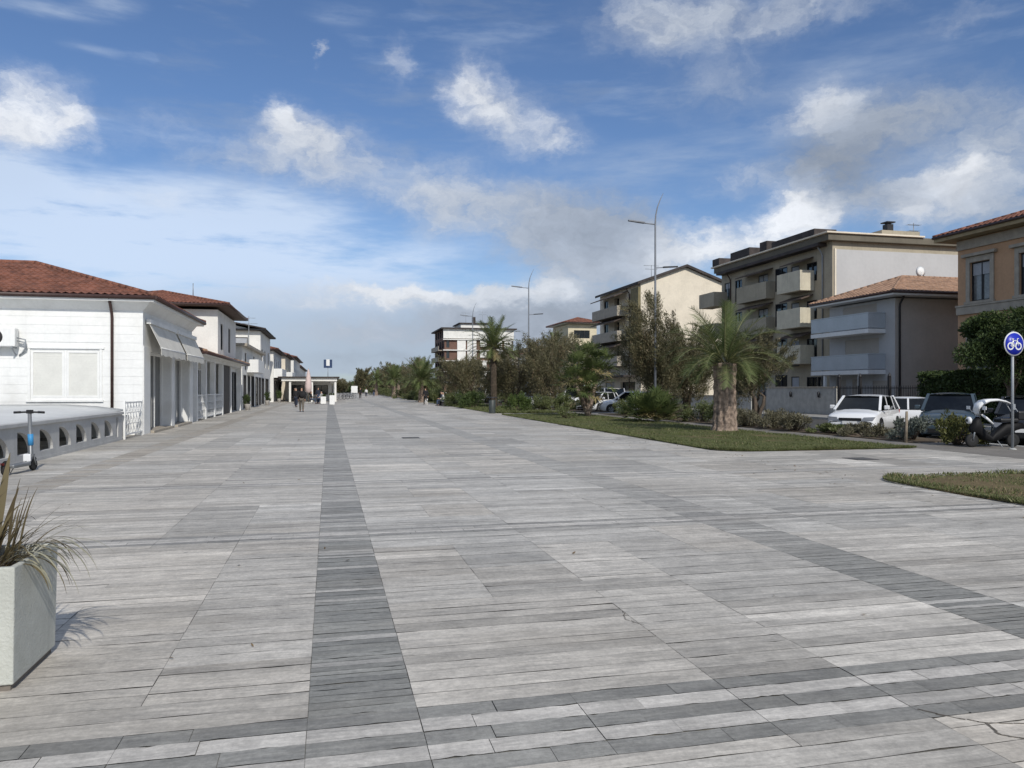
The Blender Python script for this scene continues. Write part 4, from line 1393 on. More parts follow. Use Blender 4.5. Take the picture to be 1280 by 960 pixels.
fn = thing('iron_fence', 'black iron garden fence with tall posts in front of the pale balcony house', 'fence', (30, 35, 0))
MB().box(30, 30.2, 29, 40.9, 0, .5).build('base_wall', CONC, fn)
m = MB()
for y in (29.2, 31.6, 34.0, 36.4, 38.8, 40.7):
    m.box(30.03, 30.17, y - .07, y + .07, .5, 2.25); m.lathe((30.1, y, 2.25), [(.09, 0), (.10, .06), (.06, .16), (.01, .26)], 8)
m.build_each('post', DARKMETAL, fn)
m = MB()
for z in (.75, 1.62): m.box(30.08, 30.12, 29.0, 40.9, z, z + .05)
y = 29.1
while y < 40.8:
    m.box(30.09, 30.11, y - .012, y + .012, .5, 1.78); y += .13
m.build('railing', DARKMETAL, fn)
# ================================================================== VEGETATION
def unit(a):
    return a / np.maximum(np.linalg.norm(a, axis=1, keepdims=True), 1e-9)


def diamonds(c, a, l, w, rng, k=.35):
    """leaf quads: centre c, long axis a (unit), half length l, half width w"""
    r = unit(rng.normal(size=c.shape))
    b = unit(np.cross(a, r))
    l = l[:, None]; w = w[:, None]
    return np.stack([c - a * l, c - a * l * (1 - 2 * k) + b * w, c + a * l, c - a * l * (1 - 2 * k) - b * w], 1).reshape(-1, 3)


TAM = leafm('tamarisk_leaf', (0.076, 0.072, 0.037), (0.193, 0.176, 0.097), (0.252, 0.185, 0.109), trans=.2)
PALMLEAF = leafm('palm_leaf', (0.056, 0.085, 0.027), (0.169, 0.200, 0.077), (0.338, 0.275, 0.150), trans=.2)
FANLEAF = leafm('fan_palm_leaf', (0.052, 0.081, 0.026), (0.149, 0.178, 0.063), (0.327, 0.267, 0.133), trans=.2)
SHRUBLEAF = leafm('shrub_leaf', (0.051, 0.072, 0.025), (0.179, 0.200, 0.079), (0.315, 0.286, 0.186), trans=.25)
DRYLEAF = leafm('dry_shrub_leaf', (.075, .070, .042), (.20, .185, .12), (.30, .27, .20), trans=.2)
DARKLEAF = leafm('dark_evergreen_leaf', (0.027, 0.046, 0.016), (0.091, 0.129, 0.039), (0.167, 0.181, 0.068), trans=.2)
GREYLEAF = leafm('grey_green_leaf', (.07, .085, .07), (.16, .18, .15), (.2, .2, .17), trans=.2)


def limbs(mb, base, ends, r0, rng, wob=.15):
    """tapered branches from a forking trunk out to crown points"""
    for e in ends:
        e = Vector(e); b = Vector(base)
        n = 6
        pts = []
        for i in range(n + 1):
            f = i / n
            p = b.lerp(e, f)
            p += Vector(rng.normal(0, wob, 3)) * (f * (1 - f) * 2)
            p.z += (e.z - b.z) * .12 * math.sin(math.pi * f)
            pts.append(p)
        mb.tube(pts, [r0 * (1 - .88 * i / n) for i in range(n + 1)], 6)


def tamarisk(loc, h, rad, seed, label, group, nleaf=17000, leafmat=None, plume=.058, z_low=.15, trunk_r=.13):
    rng = np.random.default_rng(seed)
    t = thing('tamarisk_tree', label, 'tree', (*loc, 0), 0, group)
    tb = MB()
    nf = 4
    forks = []
    for i in range(nf):
        a = i * 6.283 / nf + rng.random() * .9
        q = (math.cos(a) * rad * .28, math.sin(a) * rad * .28, h * (.36 + .12 * rng.random()))
        limbs(tb, (math.cos(a) * .12, math.sin(a) * .12, 0), [q], trunk_r, rng, .2)
        forks.append(q)
    # crown: plumes at branch ends, uneven
    npl = 95
    ends = []
    lumps = [(rng.normal(0, .55) * rad, rng.normal(0, .55) * rad, h * (z_low + .12 + (1 - z_low - .22) * rng.random())) for _ in range(11)]
    for i in range(npl):
        lc = np.array(lumps[i % len(lumps)])
        e = lc + rng.normal(0, 1, 3) * np.array((rad * .27, rad * .27, h * .10))
        d = math.hypot(e[0], e[1])
        if d > rad * 1.05: e[:2] *= rad * 1.05 / d
        e[2] = min(max(e[2], h * z_low), h * .96)
        ends.append(e)
    for i, e in enumerate(ends):
        if i % 2 == 0:
            f = min(forks, key=lambda q: (q[0] - e[0]) ** 2 + (q[1] - e[1]) ** 2)
            limbs(tb, f, [e], .035, rng, .25)
    tb.build('trunk', BARK, t, local=True)
    C, A = [], []
    per = int(nleaf * 1.15) // npl
    tints = []
    for e in ends:
        out = np.array((e[0], e[1], 0)) / max(rad, .1)
        ax = np.array((out[0] * .7, out[1] * .7, .85)) + rng.normal(0, .25, 3)
        ax /= np.linalg.norm(ax)
        L = h * (.10 + .09 * rng.random())
        s = rng.random(per)
        sp = (1 - .65 * s) * (.24 + .1 * rng.random()) * rad * .42
        c = e + ax * ((s - .35) * 2.0 * L)[:, None] + rng.normal(0, 1, (per, 3)) * sp[:, None]
        C.append(c)
        A.append(unit(ax + rng.normal(0, .55, (per, 3))))
        tints.append(np.clip(rng.normal(.25 + .5 * rng.random(), .17, per), 0, 1))
    C = np.concatenate(C); A = np.concatenate(A)
    n = len(C)
    v = diamonds(C, A, plume * (1 + rng.random(n) * 1.3), plume * .28 * (.7 + rng.random(n) * .6), rng)
    np_obj('crown', v, 4, leafmat or TAM, t, tint=np.concatenate(tints))
    return t


def date_palm(loc, h, tr, fl, nf, seed, label, group, name='date_palm', up=1.0, leaflets=44, bark=None, skirt=0, width=.022, droopk=1.0):
    """feather palm: trunk height h radius tr, frond length fl"""
    rng = np.random.default_rng(seed)
    t = thing(name, label, 'palm tree', (*loc, 0), rng.random() * 6, group)
    tb = MB()
    # trunk with the trimmed leaf bases as ridges running up it
    n, m = 66, 30
    vs, fs = [], []
    for j in range(m + 1):
        f = j / m
        z = h * f
        r = tr * (1.05 - .10 * min(1, f * 2) + .06 * max(0, f - .75) * 4)
        if f < .10: r *= 1 + .14 * (1 - f / .10)
        for k in range(n):
            a = 2 * math.pi * k / n
            rid = .26 * (abs(math.sin(a * 5.0 + f * .4)) ** .7 - .6) + .05 * math.sin(z * 16 + (k // 3 % 2) * 3.1) + .03 * math.sin(a * 17 + z * 5)
            vs.append((math.cos(a) * r * (1 + rid), math.sin(a) * r * (1 + rid), z))
    for j in range(m):
        for k in range(n):
            fs.append((j * n + k, j * n + (k + 1) % n, (j + 1) * n + (k + 1) % n, (j + 1) * n + k))
    tb.add(vs, fs, 0, True)
    tb.build('trunk', bark or PALMBARK, t, local=True)
    V, T = [], []
    rb = MB()
    for i in range(nf):
        f = (i + .5) / nf
        elev = (84 - 98 * f ** .85 * up) if droopk == 1.0 else (78 - 74 * f ** .9) + rng.normal(0, 6)
        dead = i >= nf - skirt
        if dead: elev = -45 - rng.random() * 25
        azm = i * 2.39996 + rng.normal(0, .15)
        L = fl * (.72 + .34 * math.sin(math.pi * min(1, .25 + f * .8))) * rng.uniform(.9, 1.08)
        if dead: L *= .5
        d = Vector((math.cos(azm) * math.cos(R(elev)), math.sin(azm) * math.cos(R(elev)), math.sin(R(elev))))
        p = Vector((math.cos(azm) * tr * .55, math.sin(azm) * tr * .55, h - .05 + .25 * (1 - f)))
        pts, dirs = [p.copy()], [d.copy()]
        ns = 10
        droop = droopk * (.085 + .06 * rng.random()) * (1.1 if elev < 60 else .75)
        for s in range(ns):
            d = (d + Vector((0, 0, -droop * (.5 + s / ns)))).normalized()
            p = p + d * (L / ns)
            pts.append(p.copy()); dirs.append(d.copy())
        rb.tube(pts, [.035 * (1 - .85 * s / ns) for s in range(ns + 1)], 4, cap=False)
        nl = leaflets
        base = rng.normal(.42 if not dead else .95, .13)
        for q in range(nl):
            s = (.10 + .90 * q / nl) * ns
            k = min(int(s), ns - 1)
            fr = s - k
            c = pts[k].lerp(pts[k + 1], fr); dd = dirs[k].lerp(dirs[k + 1], fr).normalized()
            side = dd.cross(Vector((0, 0, 1)))
            if side.length < .05: side = Vector((-math.sin(azm), math.cos(azm), 0))
            side.normalize()
            upv = side.cross(dd).normalized()
            ll = fl * .23 * (math.sin(math.pi * (.12 + .80 * q / nl)) ** .7)
            for sg in (-1, 1):
                ld = (dd * (.55 + .5 * q / nl) + side * sg * .8 + upv * (.28 + rng.normal(0, .14))).normalized()
                tip = c + ld * ll * rng.uniform(.85, 1.1) + Vector((0, 0, -.16 * ll))
                wv = dd * width
                V += [c - wv, c + wv, tip + wv * .25, tip - wv * .25]
                T.append(np.clip(base + rng.normal(0, .12), 0, 1))
    cr = np_obj('crown', np.array([tuple(x) for x in V]), 4, PALMLEAF, t, tint=np.array(T))
    rb.build('frond_rib', pm('palm_rib', (.16, .16, .07), .6, .2, 3), cr, local=True)
    return t


def fan_leaf(V, T, rng, base, tip, rad, nseg, tint, fold=.3):
    base, tip = Vector(base), Vector(tip)
    d = (tip - base).normalized()
    side = d.cross(Vector((0, 0, 1)))
    if side.length < .05: side = Vector((1, 0, 0))
    side.normalize()
    up = side.cross(d)
    for i in range(nseg):
        a = R(-125 + 250 * i / (nseg - 1))
        ld = (d * math.cos(a) + side * math.sin(a) + up * rng.normal(.05, fold * .4)).normalized()
        r = rad * (.78 + .22 * math.cos(a * .8)) * rng.uniform(.9, 1.1)
        e = tip + ld * r + Vector((0, 0, -.14 * r))
        w = ld.cross(up).normalized() * rad * .058
        md = tip + ld * r * .5
        V += [tip, md + w, e, md - w]
        T.append(np.clip(tint + rng.normal(0, .08), 0, 1))


def fan_palm(loc, stems, rad, nleaf, seed, label, group=None, name='fan_palm', skirt=.2, z0=None):
    """stems: list of (dx, dy, height, radius)"""
    rng = np.random.default_rng(seed)
    t = thing(name, label, 'palm tree' if name == 'fan_palm' else 'palm shrub', (*loc, 0), 0, group)
    V, T = [], []
    pb = MB()
    for (dx, dy, h, r) in stems:
        if h > .4:
            n = 6
            pts = [(dx * (i / n) ** 1.2, dy * (i / n) ** 1.2, h * i / n) for i in range(n + 1)]
            tb = MB()
            tb.tube(pts, [r * (1.25 - .25 * i / n) * (1 + .10 * (i % 2)) for i in range(n + 1)], 10)
            tb.build('trunk', PALMBARK, t, local=True)
        for i in range(nleaf):
            f = (i + .5) / nleaf
            el = R(85 - 125 * f) if h > .4 else R(80 - 75 * f)
            azm = i * 2.39996 + rng.normal(0, .2)
            pl = rad * rng.uniform(.8, 1.25)
            c = Vector((dx + math.cos(azm) * .06, dy + math.sin(azm) * .06, h))
            tip = c + Vector((math.cos(azm) * math.cos(el), math.sin(azm) * math.cos(el), math.sin(el))) * pl + Vector((0, 0, -.06 * pl))
            pb.tube([c, c.lerp(tip, .5) + Vector((0, 0, .05)), tip], [.016, .012, .008], 4, cap=False)
            dead = f > 1 - skirt and rng.random() < .7
            fan_leaf(V, T, rng, c, tip, rad * rng.uniform(.55, .75), 16, .95 if dead else rng.normal(.4, .16))
    cr = np_obj('crown', np.array([tuple(x) for x in V]), 4, FANLEAF, t, tint=np.array(T))
    pb.build('leaf_stalk', pm('palm_rib', (.16, .16, .07), .6, .2, 3), cr, local=True)
    return t


def shrub(loc, rx, ry, h, seed, label, group=None, mat=None, n=3200, leaf=.045, name='shrub', cat='shrub', z0=.05, stems=True, flower=0):
    rng = np.random.default_rng(seed)
    t = thing(name, label, cat, (*loc, 0), 0, group)
    nl = 16
    lum = rng.normal(0, .48, (nl, 3))
    lum[:, 2] = rng.random(nl) * .62 + .12
    lum[:, :2] *= (1.15 - .5 * lum[:, 2:3])
    ln = np.linalg.norm(lum[:, :2], axis=1)
    lum[:, :2] *= np.minimum(1, .82 / np.maximum(ln, .01))[:, None]
    idx = rng.integers(0, nl, n)
    d = unit(rng.normal(size=(n, 3))) * (rng.random((n, 1)) ** .5) * (.20 + .16 * rng.random((nl, 1)))[idx]
    c = (lum[idx] + d)
    c[:, 2] = np.abs(c[:, 2])
    c = c * np.array((rx, ry, h)) + np.array((0, 0, z0))
    a = unit(d + np.array((0, 0, .35)) * .3 + rng.normal(0, .12, (n, 3)))
    tint = np.clip(rng.normal((.28 + .4 * rng.random(nl))[idx], .15), 0, .84) + (rng.random(n) < .05) * .2
    v = diamonds(c, a, leaf * (.7 + rng.random(n) * .8), leaf * .38 * (.7 + rng.random(n) * .6), rng)
    if stems:
        sb = MB()
        for i in range(0, nl):
            e = lum[i] * np.array((rx, ry, h))
            sb.tube([(e[0] * .15, e[1] * .15, 0), (e[0] * .6, e[1] * .6, e[2] * .55), (e[0], e[1], e[2])], [.022, .014, .006], 5)
        sb.build('stem', BARK, t, local=True)
    np_obj('foliage', v, 4, mat or SHRUBLEAF, t, tint=np.clip(tint, 0, 1))
    return t


# ---- lawn palms
date_palm((14.3, 25.9), 2.55, .39, 2.3, 46, 21, 'stout date palm with thick ribbed trunk standing on the near lawn', None, skirt=0, leaflets=44, width=.016, droopk=1.25)
fan_palm((14.45, 41.8), [(-.55, .2, 2.6, .13), (.5, -.1, 2.2, .12), (.15, .5, 3.2, .14), (-.1, -.4, 1.5, .11), (.9, .4, 2.9, .12), (-.9, -.3, 1.9, .11)], .85, 26, 22, 'clump of fan palms with several thin trunks, left of the round palm bush')
fan_palm((15.0, 34.2), [(0, 0, .25, .1), (.55, .1, .2, .1), (-.5, .15, .2, .1), (.1, -.45, .1, .1), (.2, .5, .3, .1)], .92, 22, 23, 'round dark green palm bush low on the lawn left of the stout date palm', name='palm_shrub', skirt=.08)
date_palm((13.36, 62.6), 5.0, .24, 2.6, 48, 24, 'tall date palm with slim dark trunk rising in front of the brown block', None, skirt=6, leaflets=34, width=.03, bark=pm('dark_palm_bark', (.075, .058, .042), .95, .3, 6, .6, 18))
PG = 'date palms along the lawns into the distance'
date_palm((10.7, 91), 2.6, .34, 2.9, 46, 25, 'broad low date palm at the lawn edge, left of the distant brown block', PG, skirt=3, leaflets=34, width=.035)
date_palm((12.6, 104), 2.9, .30, 2.7, 34, 26, 'date palm just behind the broad low one, its crown overlapping on the left', PG, leaflets=26, width=.045)
date_palm((11.3, 138), 3.2, .34, 2.9, 32, 27, 'middle palm of the far row, halfway to the end of the lawns', PG, leaflets=24, width=.055)
date_palm((11.1, 187), 3.6, .34, 3.0, 28, 28, 'most distant palm of the far row near the end of the promenade', PG, leaflets=20, width=.07)
date_palm((13.2, 150), 3.6, .3, 2.6, 28, 29, 'slightly taller far palm standing behind the middle palm of the row', PG, leaflets=20, width=.06)
date_palm((41.4, 121), 9.6, .22, 2.2, 34, 30, 'dark palm rising behind the red roof of the tower villa', None, leaflets=26, width=.05, bark=pm('dark_palm_bark', (.10, .075, .055)))
date_palm((33.0, 111), 7.6, .26, 2.6, 36, 31, 'dark palm standing close on the left of the tower villa', None, leaflets=26, width=.05, skirt=8, bark=pm('dark_palm_bark', (.10, .075, .055)))

# ---- tamarisks and other trees by the road
TG = 'feathery tamarisk trees along the road'
tamarisk((20.4, 44.8), 6.7, 2.35, 41, 'large feathery tamarisk in front of the cream gable end', TG, 44000, plume=.06)
tamarisk((22.9, 46.4), 5.7, 1.7, 42, 'smaller reddish tamarisk between the cream gable and the stout date palm', TG, 26000, plume=.06)
tamarisk((23.0, 38.2), 4.9, 1.5, 43, 'thin tamarisk behind the right side of the stout date palm', TG, 18000)
tamarisk((18.2, 60.5), 5.4, 2.5, 44, 'wide dark tamarisk to the right of the second lamp post', TG, 18000, plume=.075)
tamarisk((16.0, 65.5), 5.2, 2.3, 45, 'dark tamarisk to the left of the second lamp post', TG, 16000, plume=.075)
tamarisk((20.2, 71), 6.4, 2.4, 46, 'tamarisk below the tower villa, right of the second lamp post', TG, 16000, plume=.08)
tamarisk((13.9, 79), 4.2, 2.1, 47, 'low tamarisk just left of the tall slim palm', TG, 13000, plume=.085)
tamarisk((15.9, 92), 5.4, 2.6, 48, 'tamarisk below the distant brown block, beyond the low one', TG, 13000, plume=.095)
tamarisk((18.4, 80), 5.6, 2.4, 49, 'tamarisk behind the crown of the tall slim palm', TG, 13000, plume=.085)
tamarisk((13.6, 118), 5.6, 2.8, 50, 'far tamarisk between the two nearest palms of the far row', TG, 10000, plume=.12)
tamarisk((14.5, 170), 6.5, 3.2, 51, 'distant tamarisk among the farthest palms', TG, 9000, plume=.16)
tamarisk((9.6, 245), 7.8, 3.2, 52, 'round dark tree closing the far end of the promenade', None, 9000, plume=.22)
tamarisk((16.5, 225), 7.0, 4.0, 53, 'wide dark tree beside the road at the far end of the lawns', None, 9000, plume=.2)
tamarisk((4.0, 300), 4.6, 4.0, 54, 'hazy dark tree beyond the end of the promenade, left of the round one', None, 7000, plume=.28)
tamarisk((25.0, 260), 9.0, 6, 55, 'broad far tree behind the last palms by the road', None, 8000, plume=.3)

# far wood closing the promenade, reads as one mass
rng = np.random.default_rng(77)
n = 26000
xx = rng.uniform(-40, 60, n)
hh = 3.2 + 1.0 * np.sin(xx * .23) + .8 * np.sin(xx * .61 + 1)
c = np.stack([xx, 330 + rng.normal(0, 5, n), np.abs(hh * rng.random(n) ** .6)], 1)
v = diamonds(c, unit(rng.normal(size=(n, 3))), .35 + rng.random(n) * .4, .2 + rng.random(n) * .2, rng)
tag(np_obj('far_woodland', v, 4, DARKLEAF, tint=rng.random(n) * .8), 'dark strip of far trees closing the end of the promenade', 'woodland', kind='stuff')


# ---- dense evergreen and hedge in front of the tan villa
def broad_tree(loc, h, rx, ry, seed, label, zlow, n=26000, mat=None, leaf=.075):
    rng = np.random.default_rng(seed)
    t = thing('evergreen_tree', label, 'tree', (*loc, 0))
    tb = MB()
    nl = 34
    lum = unit(rng.normal(size=(nl, 3))) * (rng.random((nl, 1)) ** .4) * .78
    cz = (h + zlow) / 2; hz = (h - zlow) / 2
    P = lum * np.array((rx, ry, hz)) + np.array((0, 0, cz))
    tb.tube([(0, 0, 0), (.05, .05, zlow * .8), (0, .1, cz)], [.2, .16, .10], 9)
    limbs(tb, (0, 0, zlow * .7), [tuple(p) for p in P[::2]], .06, rng, .2)
    tb.build('trunk', BARK, t, local=True)
    idx = rng.integers(0, nl, n)
    d = unit(rng.normal(size=(n, 3))) * (rng.random((n, 1)) ** .45)
    rr = (.55 + .35 * rng.random((nl, 1)))[idx]
    c = P[idx] + d * rr * np.array((1, 1, .75))
    a = unit(d + rng.normal(0, .5, (n, 3)))
    tint = np.clip(rng.normal((.2 + .45 * rng.random(nl))[idx], .16), 0, .84) + (rng.random(n) < .03) * .2
    np_obj('crown', diamonds(c, a, leaf * (.7 + rng.random(n) * .7), leaf * .42 * (.7 + rng.random(n) * .6), rng), 4, mat or DARKLEAF, t, tint=np.clip(tint, 0, 1))
broad_tree((28.4, 27.0), 5.5, 2.5, 2.7, 61, 'dense dark evergreen tree in front of the tan villa', 1.9, 30000)
broad_tree((30.2, 22.2), 5.2, 2.6, 3.0, 62, 'dark evergreen tree at the right edge beside the cycle sign', 1.7, 26000)


def hedge(x0, x1, y0, y1, h, seed, label, n=24000):
    rng = np.random.default_rng(seed)
    t = thing('hedge', label, 'hedge', ((x0 + x1) / 2, (y0 + y1) / 2, 0))
    c = rng.random((n, 3)) * np.array((x1 - x0, y1 - y0, h)) - np.array(((x1 - x0) / 2, (y1 - y0) / 2, 0))
    face = rng.integers(0, 3, n)
    c[:, 0] = np.where(face == 0, -(x1 - x0) / 2 + np.abs(rng.normal(0, .08, n)), c[:, 0])
    c[:, 2] = np.where(face == 1, h - np.abs(rng.normal(0, .10, n)), c[:, 2])
    c += np.stack([np.sin(c[:, 1] * 2.3) * .10, np.zeros(n), np.sin(c[:, 1] * 1.7 + c[:, 0]) * .12], 1)
    np_obj('foliage', diamonds(c, unit(rng.normal(size=(n, 3))), .07 + .05 * rng.random(n), .03 + .025 * rng.random(n), rng), 4, DARKLEAF, t, tint=rng.random(n) * .75)
    core = MB().box(x0 + .3, x1 - .25, y0 + .25, y1 - .25, 0, h - .3)
    core.build('stems', BARK, t)
hedge(29.2, 31.0, 16, 24.6, 2.7, 63, 'tall dark hedge behind the roofed scooter and the dark hatchback')
hedge(29.4, 31.0, 24.8, 33.5, 2.4, 64, 'dark garden hedge under the dense evergreen tree, behind the blue car')

# ---- low shrubs of the planting strip
SG = 'low shrubs along the kerb'
shrub((17.35, 18.25), .85, .75, .92, 71, 'yellow green leafy shrub beside the wooden stake, in front of the blue car', SG, leafm('yellow_leaf', (.06, .075, .02), (.19, .185, .065), (.26, .23, .10)), 3600)
shrub((17.6, 20.3), .8, .8, .75, 72, 'greyish shrub just behind the wooden stake', SG, GREYLEAF, 2600)
shrub((17.3, 22.0), .9, .9, .48, 73, 'dry leafy shrub in front of the right side of the white estate car', SG, DRYLEAF, 2800)
shrub((17.2, 23.7), .8, .9, .34, 74, 'low green shrub right in front of the nose of the white estate car', SG, SHRUBLEAF, 2800)
shrub((17.0, 25.6), .8, .8, .70, 75, 'dry shrub left of the white estate car', SG, DRYLEAF, 2800)
shrub((17.1, 27.2), .8, .9, .78, 76, 'twiggy dry shrub next to the grey garden wall', SG, DRYLEAF, 3000)
shrub((17.1, 29.0), .8, .9, .82, 77, 'dry brown shrub second to the right of the stout date palm', SG, DRYLEAF, 3000)
shrub((17.0, 31.0), .9, 1.1, 1.15, 78, 'green leafy shrub right behind the stout date palm trunk', SG, SHRUBLEAF, 3800)
shrub((17.4, 33.8), .9, 1.1, 1.0, 79, 'green shrub to the left of the stout date palm trunk', SG, SHRUBLEAF, 3600)
shrub((17.3, 36.6), .8, 1.0, .95, 80, 'shrub with dry tips right of the round palm bush', SG, DRYLEAF, 3000)
shrub((17.4, 43.5), .9, 1.0, 1.0, 81, 'green shrub by the kerb between the palm clump and the palm bush', SG, SHRUBLEAF, 3200)
shrub((12.2, 38.9), .65, .6, .75, 82, 'small loose shrub standing alone on the lawn left of the palm clump', None, SHRUBLEAF, 900)
shrub((13.1, 52.3), 1.2, 1.1, 1.35, 83, 'bright green shrub behind the litter bin', 'shrubs on the second lawn', leafm('bright_leaf', (.05, .08, .02), (.13, .18, .05), (.2, .2, .08)), 3600, .06)
shrub((15.2, 54.5), 1.1, 1.0, 1.2, 84, 'dark round shrub left of the white parked van', 'shrubs on the second lawn', SHRUBLEAF, 3000, .06)
shrub((11.4, 62.0), 1.3, 1.2, 1.4, 85, 'dark green shrub left of the litter bin', 'shrubs on the second lawn', DARKLEAF, 3200, .07)
shrub((11.6, 69.0), 1.7, 1.5, 1.5, 86, 'wide dark green shrub beside the bench', 'shrubs on the second lawn', SHRUBLEAF, 3200, .08)
shrub((11.5, 75.5), 1.2, 1.5, .85, 87, 'low grey green shrub behind the bench', 'shrubs on the second lawn', GREYLEAF, 2600, .08)
shrub((11.7, 82), 1.6, 1.8, 2.0, 88, 'tall green shrub behind the dog walker', 'shrubs on the second lawn', SHRUBLEAF, 3000, .1)
for k, (x, y, r, h, lb) in enumerate(((12.0, 97, 1.9, 1.5, 'round shrub in front of the broad low date palm'), (11.9, 110, 2.0, 1.6, 'shrub on the far lawn behind the broad low date palm'), (12.0, 125, 2.2, 1.7, 'far shrub in front of the middle palm'), (12.3, 160, 2.6, 2.0, 'distant shrub behind the middle palm'), (12.3, 200, 3.0, 2.2, 'most distant shrub of the far lawn'))):
    shrub((x, y), r, r, h, 90 + k, lb, 'shrubs on the far lawns', SHRUBLEAF, 2200, .12)
# dark shrubs and low planting along the kerb further off
for k, (x, y, r, h, lb) in enumerate(((17.5, 51, 1.0, 1.0, 'kerb shrub in front of the parked white van'), (17.6, 56, 1.1, 1.2, 'kerb shrub behind the white van'), (17.5, 74, 1.3, 1.5, 'kerb shrub under the tamarisks'), (17.4, 86, 1.5, 1.6, 'kerb shrub beyond the tall palm'))):
    shrub((x, y), r, r * 1.2, h, 110 + k, lb, 'shrubs along the far kerb', SHRUBLEAF, 2400, .08)
# ================================================================== VEHICLES
PAINTW = pm('white_car_paint', (.78, .79, .80), .25, .02, .5, coat=.6)
PAINTB = pm('dark_blue_car_paint', (.045, .068, .088), .28, .05, .5, coat=.7)
PAINTK = pm('black_car_paint', (.010, .011, .014), .25, .05, .5, coat=.7)
PAINTS = pm('silver_car_paint', (.45, .46, .47), .3, .02, .5, metal=.5, coat=.6)
CARGLASS = pm('car_glass', (.006, .008, .010), .05, .4, .9, spec=.45)
LAMPG = pm('lamp_glass', (.20, .21, .23), .10, .1, 6, spec=.8)
TAIL = pm('tail_lamp_red', (.35, .02, .015), .2, .1, 4)
RIM = pm('alloy_rim', (.45, .46, .47), .3, .1, 4, metal=.7)
PLATE = pm('number_plate', (.75, .75, .74), .5, .03, 2)


